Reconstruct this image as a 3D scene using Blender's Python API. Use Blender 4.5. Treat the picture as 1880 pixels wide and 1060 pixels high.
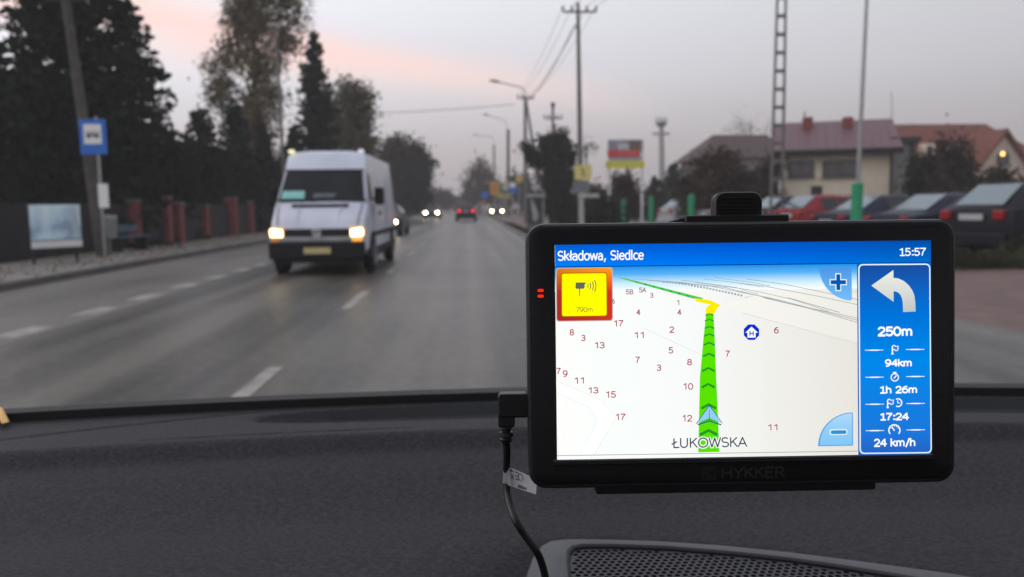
import bpy, bmesh, math, random
import numpy as np
from mathutils import Vector, Matrix

PI = math.pi
R = math.radians
for o in list(bpy.data.objects):
    bpy.data.objects.remove(o)
scene = bpy.context.scene
COL = scene.collection

# ------------------------------------------------------------------ camera
F = 1475.0                     # focal length in pixels of the 1880 px wide frame
EYE = Vector((0.0, 0.0, 1.35))
YAW, PITCH, ROLL = math.atan(77 / F), math.atan(153 / F), 0.011
fw = Vector((math.sin(YAW) * math.cos(PITCH), math.cos(YAW) * math.cos(PITCH), -math.sin(PITCH)))
r0 = Vector((math.cos(YAW), -math.sin(YAW), 0))
u0 = r0.cross(fw)
rt = r0 * math.cos(ROLL) - u0 * math.sin(ROLL)
up = u0 * math.cos(ROLL) + r0 * math.sin(ROLL)
cam_d = bpy.data.cameras.new('camera')
cam = bpy.data.objects.new('camera', cam_d)
COL.objects.link(cam)
M = Matrix.Identity(4)
for i in range(3):
    M[i][0], M[i][1], M[i][2], M[i][3] = rt[i], up[i], -fw[i], EYE[i]
cam.matrix_world = M
cam_d.sensor_width = 36
cam_d.lens = F / 1880 * 36
cam_d.clip_start, cam_d.clip_end = 0.02, 3000
cam_d.dof.use_dof = True
cam_d.dof.focus_distance = 0.37
cam_d.dof.aperture_fstop = 12.5
scene.camera = cam

# ------------------------------------------------------------------ world, sun, exposure
world = bpy.data.worlds.new('World')
scene.world = world
world.use_nodes = True
nt = world.node_tree
nt.nodes.clear()
N, L = nt.nodes.new, nt.links.new
out = N('ShaderNodeOutputWorld')
bg = N('ShaderNodeBackground')
L(bg.outputs[0], out.inputs[0])
bg.inputs[1].default_value = 1.12
tc = N('ShaderNodeTexCoord')
sep = N('ShaderNodeSeparateXYZ')
L(tc.outputs['Generated'], sep.inputs[0])
ramp = N('ShaderNodeValToRGB')
L(sep.outputs[2], ramp.inputs[0])
cr = ramp.color_ramp
cr.elements[0].position, cr.elements[0].color = 0.0, (.375, .338, .37, 1)
cr.elements[1].position, cr.elements[1].color = 1.0, (.60, .61, .68, 1)
for p, c in ((.07, (.485, .435, .468)), (.15, (.67, .645, .69)), (.25, (.80, .79, .85)), (.5, (.76, .77, .85))):
    e = cr.elements.new(p)
    e.color = (*c, 1)
def wmath(op, a, b=None, clamp=False):
    n = N('ShaderNodeMath')
    n.operation = op
    n.use_clamp = clamp
    for i, v in enumerate((a, b)):
        if v is None:
            continue
        if isinstance(v, (int, float)):
            n.inputs[i].default_value = v
        else:
            L(v, n.inputs[i])
    return n.outputs[0]
# the western side (left) is brighter
side = wmath('ADD', wmath('MULTIPLY', sep.outputs[0], -.45), 1.0)
mulc = N('ShaderNodeVectorMath')
mulc.operation = 'SCALE'
L(ramp.outputs[0], mulc.inputs[0])
L(side, mulc.inputs[3])
# pink dusk cloud bands
mp = N('ShaderNodeMapping')
mp.inputs['Scale'].default_value = (2.2, 2.2, 14)
mp.inputs['Rotation'].default_value = (0, R(9), 0)
L(tc.outputs['Generated'], mp.inputs[0])
nz = N('ShaderNodeTexNoise')
nz.inputs['Scale'].default_value = 1.3
nz.inputs['Detail'].default_value = 3
L(mp.outputs[0], nz.inputs[0])
d = wmath('ADD', wmath('ADD', sep.outputs[2], wmath('MULTIPLY', sep.outputs[0], .15)), -.148)
d = wmath('ADD', d, wmath('MULTIPLY', wmath('ADD', nz.outputs[0], -.5), .06))
d = wmath('DIVIDE', d, .026)
band = wmath('POWER', 2.718, wmath('MULTIPLY', wmath('MULTIPLY', d, d), -1.0))
fade = wmath('ADD', wmath('MULTIPLY', sep.outputs[0], -2.4), .60, True)
pk = wmath('MULTIPLY', wmath('MULTIPLY', band, fade), .95)
mixp = N('ShaderNodeMix')
mixp.data_type = 'RGBA'
L(pk, mixp.inputs['Factor'])
L(mulc.outputs[0], mixp.inputs['A'])
mixp.inputs['B'].default_value = (1.0, .68, .62, 1)
# physical sky added weakly
sky = N('ShaderNodeTexSky')
sky.sky_type = 'NISHITA'
sky.sun_disc = False
sky.sun_elevation = R(8)
sky.sun_rotation = R(-70)
skm = N('ShaderNodeVectorMath')
skm.operation = 'SCALE'
L(sky.outputs[0], skm.inputs[0])
skm.inputs[3].default_value = .02
add = N('ShaderNodeVectorMath')
add.operation = 'ADD'
L(mixp.outputs['Result'], add.inputs[0])
L(skm.outputs[0], add.inputs[1])
L(add.outputs[0], bg.inputs[0])

sun_d = bpy.data.lights.new('sun', 'SUN')
sun_d.energy = 0.15
sun_d.angle = R(25)
sun_d.color = (1, .86, .76)
sun = bpy.data.objects.new('sun', sun_d)
COL.objects.link(sun)
sun.rotation_euler = Vector((math.sin(R(-70)), math.cos(R(-70)), .35)).to_track_quat('Z', 'Y').to_euler()
vs = scene.view_settings
vs.view_transform = 'Standard'
vs.look = 'None'
vs.gamma = 1
vs.use_curve_mapping = False
vs.exposure = 0
scene.render.engine = 'CYCLES'
scene.cycles.use_denoising = True
scene.cycles.max_bounces = 6
scene.cycles.volume_bounces = 1
scene.cycles.transparent_max_bounces = 12
scene.cycles.sample_clamp_indirect = 4

# ------------------------------------------------------------------ pixel <-> place helpers (give each thing a real position)
def ray(px, py):
    return fw + rt * ((px - 940) / F) - up * ((py - 530) / F)
def proj(p):
    d = Vector(p) - EYE
    z = d.dot(fw)
    return 940 + F * d.dot(rt) / z, 530 - F * d.dot(up) / z
def gp(px, py, z=0.0):
    r = ray(px, py)
    return EYE + r * ((z - EYE.z) / r.z)
def atY(px, py, Y):
    r = ray(px, py)
    return EYE + r * (Y / r.y)
def bx(px, Y, z=0.0):
    """x of the ground point at distance Y that shows in column px"""
    a, b = -200.0, 200.0
    for _ in range(50):
        m = (a + b) / 2
        if proj((m, Y, z))[0] < px: a = m
        else: b = m
    return (a + b) / 2
def hz(x, Y, py):
    a, b = -5.0, 80.0
    for _ in range(50):
        m = (a + b) / 2
        if proj((x, Y, m))[1] > py: a = m
        else: b = m
    return (a + b) / 2

# ------------------------------------------------------------------ materials
MATS = {}
def mat(name, color, rough=.7, metal=0, var=.15, scale=6, bump=0, bscale=60, spec=.5, emis=None, estr=0, coat=0, obj_coords=True, detail=4):
    if name in MATS:
        return MATS[name]
    m = bpy.data.materials.new(name)
    m.use_nodes = True
    t = m.node_tree
    b = t.nodes['Principled BSDF']
    b.inputs['Base Color'].default_value = (*color, 1)
    b.inputs['Roughness'].default_value = rough
    b.inputs['Metallic'].default_value = metal
    b.inputs['Specular IOR Level'].default_value = spec
    b.inputs['Coat Weight'].default_value = coat
    tcn = t.nodes.new('ShaderNodeTexCoord')
    src = tcn.outputs['Object']
    if var:
        n = t.nodes.new('ShaderNodeTexNoise')
        n.inputs['Scale'].default_value = scale
        n.inputs['Detail'].default_value = detail
        t.links.new(src, n.inputs[0])
        r = t.nodes.new('ShaderNodeValToRGB')
        r.color_ramp.elements[0].position = .3
        r.color_ramp.elements[1].position = .7
        r.color_ramp.elements[0].color = (*[c * (1 - var) for c in color], 1)
        r.color_ramp.elements[1].color = (*[min(1, c * (1 + var)) for c in color], 1)
        t.links.new(n.outputs[0], r.inputs[0])
        t.links.new(r.outputs[0], b.inputs['Base Color'])
    if bump:
        n2 = t.nodes.new('ShaderNodeTexNoise')
        n2.inputs['Scale'].default_value = bscale
        n2.inputs['Detail'].default_value = 3
        t.links.new(src, n2.inputs[0])
        bn = t.nodes.new('ShaderNodeBump')
        bn.inputs['Strength'].default_value = bump
        bn.inputs['Distance'].default_value = .6 / bscale
        t.links.new(n2.outputs[0], bn.inputs['Height'])
        t.links.new(bn.outputs[0], b.inputs['Normal'])
    if emis:
        b.inputs['Emission Color'].default_value = (*emis, 1)
        b.inputs['Emission Strength'].default_value = estr
    MATS[name] = m
    return m
def emat(name, color, strength=1.0):
    """a surface that only gives off light"""
    if name in MATS:
        return MATS[name]
    m = bpy.data.materials.new(name)
    m.use_nodes = True
    t = m.node_tree
    t.nodes.clear()
    o = t.nodes.new('ShaderNodeOutputMaterial')
    e = t.nodes.new('ShaderNodeEmission')
    e.inputs[0].default_value = (*color, 1)
    e.inputs[1].default_value = strength
    t.links.new(e.outputs[0], o.inputs[0])
    MATS[name] = m
    return m
def egrad(name, stops, axis, a, b, strength=1.0, stops2=None, axis2=0, a2=0, b2=1):
    """emission with a ramp along an object axis from a to b"""
    m = emat(name, (1, 1, 1), strength)
    t = m.node_tree
    e = [n for n in t.nodes if n.type == 'EMISSION'][0]
    tcn = t.nodes.new('ShaderNodeTexCoord')
    sp = t.nodes.new('ShaderNodeSeparateXYZ')
    t.links.new(tcn.outputs['Object'], sp.inputs[0])
    def rampn(stops, axis, a, b):
        mr = t.nodes.new('ShaderNodeMapRange')
        mr.inputs[1].default_value, mr.inputs[2].default_value = a, b
        t.links.new(sp.outputs[axis], mr.inputs[0])
        r = t.nodes.new('ShaderNodeValToRGB')
        t.links.new(mr.outputs[0], r.inputs[0])
        c = r.color_ramp
        c.elements[0].position, c.elements[0].color = stops[0][0], (*stops[0][1], 1)
        c.elements[1].position, c.elements[1].color = stops[-1][0], (*stops[-1][1], 1)
        for p, q in stops[1:-1]:
            c.elements.new(p).color = (*q, 1)
        return r.outputs[0]
    o1 = rampn(stops, axis, a, b)
    if stops2:
        o2 = rampn(stops2, axis2, a2, b2)
        mx = t.nodes.new('ShaderNodeMix')
        mx.data_type = 'RGBA'
        mx.blend_type = 'MULTIPLY'
        mx.inputs['Factor'].default_value = 1
        t.links.new(o1, mx.inputs['A'])
        t.links.new(o2, mx.inputs['B'])
        o1 = mx.outputs['Result']
    t.links.new(o1, e.inputs[0])
    return m

# ------------------------------------------------------------------ mesh helpers
class MB:
    def __init__(s):
        s.v, s.f = [], []
    def add(s, vs, fs):
        b = len(s.v)
        s.v += [tuple(v) for v in vs]
        s.f += [tuple(b + i for i in f) for f in fs]
        return s
    def box(s, c, d, rz=0, taper=1.0):
        x, y, z = (k / 2 for k in d)
        pts = []
        ca, sa = math.cos(rz), math.sin(rz)
        for zz, k in ((-z, 1), (z, taper)):
            for a, b in ((-x, -y), (x, -y), (x, y), (-x, y)):
                a, b = a * k, b * k
                pts.append((c[0] + a * ca - b * sa, c[1] + a * sa + b * ca, c[2] + zz))
        return s.add(pts, [(0, 3, 2, 1), (4, 5, 6, 7), (0, 1, 5, 4), (1, 2, 6, 5), (2, 3, 7, 6), (3, 0, 4, 7)])
    def loft(s, rings, cap=True, close=True):
        n = len(rings[0])
        vs = [p for r in rings for p in r]
        fs = []
        for i in range(len(rings) - 1):
            for j in range(n if close else n - 1):
                k = (j + 1) % n
                fs.append((i * n + j, i * n + k, (i + 1) * n + k, (i + 1) * n + j))
        if cap:
            fs.append(tuple(reversed(range(n))))
            fs.append(tuple((len(rings) - 1) * n + j for j in range(n)))
        return s.add(vs, fs)
    def tube(s, pts, rad, n=8, cap=True):
        pts = [Vector(p) for p in pts]
        rr = rad if isinstance(rad, (list, tuple)) else [rad] * len(pts)
        rings = []
        ref = Vector((0, 0, 1))
        d0 = (pts[-1] - pts[0]).normalized()
        if abs(d0.z) > .9:
            ref = Vector((0, 1, 0))
        for i, p in enumerate(pts):
            d = (pts[min(i + 1, len(pts) - 1)] - pts[max(i - 1, 0)]).normalized()
            a = d.cross(ref).normalized()
            b = d.cross(a)
            rings.append([p + (a * math.cos(2 * PI * k / n) + b * math.sin(2 * PI * k / n)) * rr[i] for k in range(n)])
        return s.loft(rings, cap)
    def prism(s, pts, d):
        """polygon pts (3D) pushed along vector d"""
        d = Vector(d)
        n = len(pts)
        vs = [Vector(p) for p in pts] + [Vector(p) + d for p in pts]
        fs = [tuple(reversed(range(n))), tuple(range(n, 2 * n))] + [(i, (i + 1) % n, n + (i + 1) % n, n + i) for i in range(n)]
        return s.add(vs, fs)
    def disc(s, c, r, axis='y', n=16, th=.01):
        c = Vector(c)
        ax = {'x': ((0, 1, 0), (0, 0, 1), (1, 0, 0)), 'y': ((1, 0, 0), (0, 0, 1), (0, 1, 0)), 'z': ((1, 0, 0), (0, 1, 0), (0, 0, 1))}[axis]
        a, b, d = (Vector(k) for k in ax)
        rx, ry = r if isinstance(r, tuple) else (r, r)
        return s.prism([c - d * th / 2 + a * rx * math.cos(2 * PI * k / n) + b * ry * math.sin(2 * PI * k / n) for k in range(n)], d * th)
def link(name, me, m, parent=None):
    if m is not None:
        me.materials.append(m)
    o = bpy.data.objects.new(name, me)
    COL.objects.link(o)
    if parent is not None:
        o.parent = parent
    return o
def obj(name, mb, m, parent=None, smooth=False, bevel=0, recalc=True):
    me = bpy.data.meshes.new(name)
    me.from_pydata(mb.v, [], mb.f)
    if recalc:
        b = bmesh.new()
        b.from_mesh(me)
        bmesh.ops.recalc_face_normals(b, faces=b.faces)
        b.to_mesh(me)
        b.free()
    if smooth:
        me.shade_smooth()
        try:
            me.set_sharp_from_angle(angle=R(38))
        except Exception:
            pass
    o = link(name, me, m, parent)
    if bevel:
        bv = o.modifiers.new('bevel', 'BEVEL')
        bv.width = bevel
        bv.segments = 2
        bv.limit_method = 'ANGLE'
    return o
def thing(name, label, cat, loc=(0, 0, 0), rz=0, group=None):
    o = bpy.data.objects.new(name, None)
    COL.objects.link(o)
    o.empty_display_size = .3
    o.location = loc
    o.rotation_euler = (0, 0, rz)
    o['label'], o['category'] = label, cat
    if group: o['group'] = group
    return o
def tag(o, label, cat, group=None):
    o['label'], o['category'] = label, cat
    if group: o['group'] = group
    return o
def struct(o, kind='structure'):
    o['kind'] = kind
    return o
def dup(root, loc, rz, label, group=None, name=None):
    r = root.copy()
    COL.objects.link(r)
    r.location = loc
    r.rotation_euler = (0, 0, rz)
    r['label'] = label
    if group: r['group'] = group
    for ch in list(root.children):
        c = ch.copy()
        COL.objects.link(c)
        c.parent = r
        for g in ch.children:
            d = g.copy()
            COL.objects.link(d)
            d.parent = c
    return r
def quads_mesh(name, C, size, rng, asp=.6, flat=.0):
    """one small four-sided leaf clump per centre, randomly turned"""
    n = len(C)
    a = rng.normal(size=(n, 3))
    a /= np.linalg.norm(a, axis=1)[:, None]
    b = rng.normal(size=(n, 3))
    b -= (a * b).sum(1)[:, None] * a
    b /= np.linalg.norm(b, axis=1)[:, None]
    s = (size * (.6 + .8 * rng.random(n)))[:, None]
    V = np.empty((n, 4, 3))
    V[:, 0] = C - a * s
    V[:, 1] = C - b * s * asp + a * s * .1
    V[:, 2] = C + a * s
    V[:, 3] = C + b * s * asp - a * s * .1
    me = bpy.data.meshes.new(name)
    me.vertices.add(n * 4)
    me.vertices.foreach_set('co', V.reshape(-1))
    me.loops.add(n * 4)
    me.loops.foreach_set('vertex_index', np.arange(n * 4, dtype=np.int32))
    me.polygons.add(n)
    me.polygons.foreach_set('loop_start', np.arange(0, n * 4, 4, dtype=np.int32))
    me.polygons.foreach_set('loop_total', np.full(n, 4, dtype=np.int32))
    me.update(calc_edges=True)
    return me

# ================================================================== GROUND, ROAD, PAVEMENTS
def asphalt(name, c1, c2, rough=.5, sx=1.6, sy=.035, fine=9.0, bump=.25, tracks=False):
    m = mat(name, c1, rough, var=0)
    t = m.node_tree
    b = t.nodes['Principled BSDF']
    tcn = t.nodes.new('ShaderNodeTexCoord')
    mp = t.nodes.new('ShaderNodeMapping')
    mp.inputs['Scale'].default_value = (sx, sy, 1)
    t.links.new(tcn.outputs['Object'], mp.inputs[0])
    n1 = t.nodes.new('ShaderNodeTexNoise')
    n1.inputs['Scale'].default_value = 1
    n1.inputs['Detail'].default_value = 5
    t.links.new(mp.outputs[0], n1.inputs[0])
    n2 = t.nodes.new('ShaderNodeTexNoise')
    n2.inputs['Scale'].default_value = fine
    n2.inputs['Detail'].default_value = 6
    t.links.new(tcn.outputs['Object'], n2.inputs[0])
    n3 = t.nodes.new('ShaderNodeTexNoise')
    n3.inputs['Scale'].default_value = .35
    n3.inputs['Detail'].default_value = 4
    t.links.new(tcn.outputs['Object'], n3.inputs[0])
    ad = t.nodes.new('ShaderNodeMath'); ad.operation = 'MULTIPLY_ADD'
    t.links.new(n2.outputs[0], ad.inputs[0]); ad.inputs[1].default_value = .5
    t.links.new(n1.outputs[0], ad.inputs[2])
    ad2 = t.nodes.new('ShaderNodeMath'); ad2.operation = 'MULTIPLY_ADD'
    t.links.new(n3.outputs[0], ad2.inputs[0]); ad2.inputs[1].default_value = .5
    t.links.new(ad.outputs[0], ad2.inputs[2])
    if tracks:
        sp_ = t.nodes.new('ShaderNodeSeparateXYZ'); t.links.new(tcn.outputs['Object'], sp_.inputs[0])
        last = ad2.outputs[0]
        for xc_, wd_, am_ in ((.02, .20, .22), (-3.15, .26, .22), (-5.2, .25, .10), (-2.3, .45, -.04), (1.25, .25, .10), (-1.0, .3, .07)):
            a1_ = t.nodes.new('ShaderNodeMath'); a1_.operation = 'SUBTRACT'; t.links.new(sp_.outputs[0], a1_.inputs[0]); a1_.inputs[1].default_value = xc_
            a2_ = t.nodes.new('ShaderNodeMath'); a2_.operation = 'DIVIDE'; t.links.new(a1_.outputs[0], a2_.inputs[0]); a2_.inputs[1].default_value = wd_
            a3_ = t.nodes.new('ShaderNodeMath'); a3_.operation = 'POWER'; t.links.new(a2_.outputs[0], a3_.inputs[0]); a3_.inputs[1].default_value = 2
            a4_ = t.nodes.new('ShaderNodeMath'); a4_.operation = 'MULTIPLY_ADD'; t.links.new(a3_.outputs[0], a4_.inputs[0]); a4_.inputs[1].default_value = -1; a4_.inputs[2].default_value = 0
            a5_ = t.nodes.new('ShaderNodeMath'); a5_.operation = 'EXPONENT'; t.links.new(a4_.outputs[0], a5_.inputs[0])
            a6_ = t.nodes.new('ShaderNodeMath'); a6_.operation = 'MULTIPLY_ADD'; t.links.new(a5_.outputs[0], a6_.inputs[0]); a6_.inputs[1].default_value = am_; t.links.new(last, a6_.inputs[2])
            last = a6_.outputs[0]
        ad2 = type('o', (), {'outputs': [last]})
    r = t.nodes.new('ShaderNodeValToRGB')
    hf_ = t.nodes.new('ShaderNodeMath'); hf_.operation = 'MULTIPLY'; t.links.new(ad2.outputs[0], hf_.inputs[0]); hf_.inputs[1].default_value = .5
    ad2 = hf_
    r.color_ramp.elements[0].position = .42 if tracks else .37
    r.color_ramp.elements[0].color = (*c1, 1)
    r.color_ramp.elements[1].position = .66 if tracks else .56
    r.color_ramp.elements[1].color = (*c2, 1)
    t.links.new(ad2.outputs[0], r.inputs[0])
    t.links.new(r.outputs[0], b.inputs['Base Color'])
    n4 = t.nodes.new('ShaderNodeTexNoise'); n4.inputs['Scale'].default_value = 90
    t.links.new(tcn.outputs['Object'], n4.inputs[0])
    bn = t.nodes.new('ShaderNodeBump'); bn.inputs['Strength'].default_value = bump; bn.inputs['Distance'].default_value = .004
    t.links.new(n4.outputs[0], bn.inputs['Height']); t.links.new(bn.outputs[0], b.inputs['Normal'])
    return m
m_road = asphalt('road_asphalt', (.036, .033, .029), (.160, .145, .120), .40, tracks=True)
m_road.node_tree.nodes['Principled BSDF'].inputs['Specular IOR Level'].default_value = .28
m_bay = asphalt('bus_bay_asphalt', (.085, .078, .07), (.19, .176, .158), .6, .9, .08, 14)
m_bay.node_tree.nodes['Principled BSDF'].inputs['Specular IOR Level'].default_value = .2
m_lot = asphalt('lot_asphalt', (.06, .06, .06), (.10, .10, .098), .6, 1, 1)
m_walk = asphalt('pavement_concrete', (.12, .112, .1), (.24, .222, .196), .8, 1.0, .5, 16)
m_pink = asphalt('pink_paving', (.11, .064, .056), (.18, .108, .094), .7, 1.5, 1.5, 5)
m_earth = mat('dull_grass_earth', (.045, .045, .03), .95, var=.5, scale=.6)
m_line = mat('worn_white_paint', (.30, .283, .255), .75, var=.45, scale=3)
m_kerb = mat('kerb_concrete', (.24, .23, .215), .8, var=.3, scale=2)
m_kerbdark = mat('kerb_dirty_concrete', (.085, .08, .072), .8, var=.3, scale=2)

def sheet(name, pts, z, m, div=0):
    mb = MB().add([(x, y, z) for x, y in pts], [tuple(range(len(pts)))])
    return struct(obj(name, mb, m, recalc=False))
sheet('ground', [(-450, -60), (450, -60), (450, 560), (-450, 560)], 0, m_earth)
road = sheet('road', [(-7.8, -20), (2.25, -20), (2.25, 560), (-7.8, 560)], .012, m_road)
XR = 2.25
sheet('bus_bay', [(-7.8, -20), (-4.68, -20), (-4.68, 46), (-7.8, 58)], .0135, m_bay)
sheet('driveway', [(2.25, -20), (5.55, -20), (5.55, 16.2), (2.25, 17.2)], .0121, m_road)
sheet('pink_pavement', [(5.55, -20), (30, -20), (30, 15.2), (5.55, 16.2)], .0122, m_pink)
sheet('footpath', [(3.1, 17.1), (6.6, 16.1), (6.6, 160), (3.1, 160)], .013, m_pink)
sheet('parking_lot', [(8.3, 17.6), (60, 17.6), (60, 62), (8.3, 62)], .0125, m_lot)
left_pave = struct(obj('pavement', MB().box((-9.40, 130, .065), (2.85, 300, .13)), m_walk))
left_kerb = struct(obj('kerb', MB().box((-7.87, 130, .068), (.20, 300, .14)), m_kerbdark))
right_kerb = struct(obj('kerb', MB().box((2.31, 88.6, .06), (.12, 142.8, .12)), m_kerb))

# painted dashes: each one a part of the road
def dash(x0, x1, y0, y1, name='lane_dash'):
    mb = MB().add([(x0, y0, .0165), (x1, y0, .0165), (x1, y1, .0165), (x0, y1, .0165)], [(0, 1, 2, 3)])
    return obj(name, mb, m_line, road, recalc=False)
xc = gp(655, 552).x
y_c = gp(655, 552).y
for k in range(-1, 14):
    yy = y_c + k * 5.6
    if k == -1: dash(xc - .065, xc + .065, yy - 1.3, yy + .68)
    elif k <= 8: dash(xc - .07, xc + .07, yy - 1.12, yy + 1.12)
    else: dash(xc - .07, xc + .07, yy - 1.0, yy + 1.0)
xb = gp(270, 547).x
yb = gp(270, 547).y
for k in range(-3, 16):
    yy = yb + k * 1.72
    dash(xb - .15, xb + .15, yy - .44, yy + .44, 'bay_dash')
obj('edge_line', MB().add([(1.82, 19, .0165), (1.94, 19, .0165), (1.94, 160, .0165), (1.82, 160, .0165)], [(0, 1, 2, 3)]), m_line, road, recalc=False)

# ================================================================== VEGETATION
m_bark = mat('dark_bark', (.05, .042, .035), .95, var=.3, scale=8, bump=.5, bscale=30)
def leafm(name, c, var=.4):
    return mat(name, c, .9, var=var, scale=1.1, spec=.03)
m_spruce = leafm('spruce_needles', (.018, .026, .015))
m_thuja = leafm('thuja_leaves', (.018, .024, .014))
m_birch = leafm('brown_autumn_leaves', (.155, .125, .066))
m_olive = leafm('olive_autumn_leaves', (.105, .10, .052))
m_grey = leafm('grey_green_leaves', (.055, .05, .036))
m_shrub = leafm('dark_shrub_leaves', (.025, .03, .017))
m_twig = leafm('brown_twigs', (.075, .052, .036))

def spruce_mesh(h, r, seed, z0=.3, step=.34, per=9, size=.17, droop=.28, dens=1.0, power=.8):
    rng = np.random.default_rng(seed)
    P = []
    z = z0
    while z < h - .2:
        t = (z - z0) / (h - z0)
        Lb = r * (1 - t) ** power * (.92 + .08 * math.sin(z * 5)) + .12
        for k in range(per):
            a = rng.random() * 2 * PI
            l = Lb * (.62 + .5 * rng.random())
            n = max(4, int(l / .12 * dens))
            s = np.linspace(.08, 1, n)
            zz = z + .12 * s * l - droop * l * s ** 1.7 + .1 * (s > .93)
            lat = rng.normal(size=n) * .13 * (1.15 - s) * l * .7
            x = np.cos(a) * s * l - np.sin(a) * lat
            y = np.sin(a) * s * l + np.cos(a) * lat
            P.append(np.stack([x, y, zz + rng.normal(size=n) * .05 - np.abs(lat) * .4], 1))
        z += step * (.8 + .4 * rng.random())
    P.append(np.stack([rng.normal(size=25) * .05, rng.normal(size=25) * .05, np.linspace(h - .9, h, 25)], 1))
    return quads_mesh('crown', np.concatenate(P), size, rng)
def cluster_mesh(clusters, seed, n_per, size, rad=.42, asp=.6):
    """clusters: (x, y, z, rx, rz): sub-clumps on each ellipsoid, leaves round each sub-clump"""
    rng = np.random.default_rng(seed)
    P = []
    for (x, y, z, rx, rz_) in clusters:
        ns = max(4, int(n_per * (rx * rx * rz_) ** .6))
        d = rng.normal(size=(ns, 3))
        d /= np.linalg.norm(d, axis=1)[:, None]
        d *= (rng.random(ns) ** .45)[:, None]
        c = d * np.array([rx, rx, rz_]) + np.array([x, y, z])
        for q in c:
            m = int(16 + 14 * rng.random())
            P.append(q + rng.normal(size=(m, 3)) * rad * (.5 + .8 * rng.random()))
    return quads_mesh('crown', np.concatenate(P), size, rng, asp)
def branches(root_pts, clusters, r):
    mb = MB()
    p0, p1 = root_pts
    mb.tube([p0, (p0[0] * .5 + p1[0] * .5 + .05, p0[1], (p0[2] + p1[2]) / 2), p1], [r, r * .75, r * .3], 8)
    for (x, y, z, rx, rz_) in clusters:
        t = max(.15, min(.95, (z - rz_ * .8 - p0[2]) / max(.1, p1[2] - p0[2]) - .12))
        b = (p0[0] + (p1[0] - p0[0]) * t, p0[1], p0[2] + (p1[2] - p0[2]) * t)
        mid = ((b[0] + x) / 2, (b[1] + y) / 2, b[2] * .35 + z * .65)
        mb.tube([b, mid, (x, y, z + rz_ * .5)], [r * .35, r * .22, r * .06], 5)
    return mb
def tree(label, cat, x, Y, crown, lm, h, tr=.15, trunk=None, group=None, name='tree', rz=0.0):
    t = thing(name, label, cat, (x, Y, 0), rz, group)
    link('crown', crown, lm, t)
    obj('trunk', trunk or MB().tube([(0, 0, 0), (.03, 0, h * .5), (0, 0, h * .97)], [tr, tr * .7, .02], 8), m_bark, t)
    return t

G1 = 'dark spruces behind the left fence'
sp = [  # px, Y, h, r, seed, label
    (150, 27.0, 17.0, 3.0, 1, 'tallest dark spruce directly above the bus stop sign'),
    (258, 31, 8.9, 2.8, 2, 'dark spruce with long ragged right edge, right of the bus stop sign'),
    (20, 24.5, 6.1, 2.2, 3, 'dark spruce above the blue poster, at the far left'),
    (90, 32.0, 7.4, 3.0, 4, 'dark spruce set back between the poster and the bus stop sign'),
]
for px, Y, h, r, s, lab in sp:
    tree(lab, 'spruce', bx(px, Y), Y, spruce_mesh(h, r, s, size=.16, dens=1.5, per=13, z0=.2, step=.27, power=.7 if s != 3 else .55), m_spruce, h, .17, group=G1, name='spruce_tree')
x_, Y_ = bx(262, 27.5), 27.5
tree('thin bare leader spruce poking up behind the dark spruce by the bus stop', 'spruce', bx(256, 33), 33, spruce_mesh(10.9, 1.1, 9, z0=5.0, per=5, size=.12), m_twig, 10.9, .1, name='spruce_tree')
tree('slim dark spruce with feathery top standing alone left of the grey van roof', 'spruce', bx(588, 47), 47,
     spruce_mesh(hz(bx(588, 47), 47, 60), 2.5, 11, z0=.3, per=10, step=.3, size=.2, droop=.14, power=.85, dens=1.5), m_spruce, 10.5, .18, name='spruce_tree')

def column_mesh(h, r, seed, size=.2, n=6500, power=2.2):
    rng = np.random.default_rng(seed)
    t = rng.random(n)
    z = h * t
    rr = r * (1 - t ** power) ** .8 * (.75 + .3 * np.sin(rng.random() * 6 + z * 1.7))
    k = np.sqrt(rng.random(n) * .75 + .25)
    a = rng.random(n) * 2 * PI
    rr = rr * (1 + .16 * np.sin(a * 5 + z * 1.3))
    P = np.stack([np.cos(a) * rr * k, np.sin(a) * rr * k, z], 1)
    return quads_mesh('crown', P, size, rng, .5)
th = [(378, 38, 198, 1.05, 'roundish dark thuja just right of the sky gap beside the spruces'),
      (330, 36.5, 262, .95, 'low dark thuja filling the bottom of the sky gap by the spruces'),
      (438, 42, 186, 1.0, 'pointed dark thuja behind the red pillar nearest the van'),
      (490, 45, 232, 1.35, 'broad dark thuja immediately left of the van windscreen'),
      (545, 45, 236, 1.5, 'dark thuja at the foot of the street lamp behind the van')]
for i, (px, Y, pt, r, lab) in enumerate(th):
    h = hz(bx(px, Y), Y, pt)
    tree(lab, 'thuja', bx(px, Y), Y, column_mesh(h, r * 1.1, 20 + i, .18, 7000, 1.3) if i > 2 else spruce_mesh(h, r * 1.45, 20 + i, per=13, step=.24, size=.17, droop=.05, power=.62, dens=1.4), m_thuja, h, .1, group='thujas behind the left fence', name='thuja_tree')
hedge_px = [(5, 22.5), (60, 23.5), (115, 24.6), (180, 26), (235, 27), (290, 30), (345, 34), (405, 38), (465, 43)]
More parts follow.
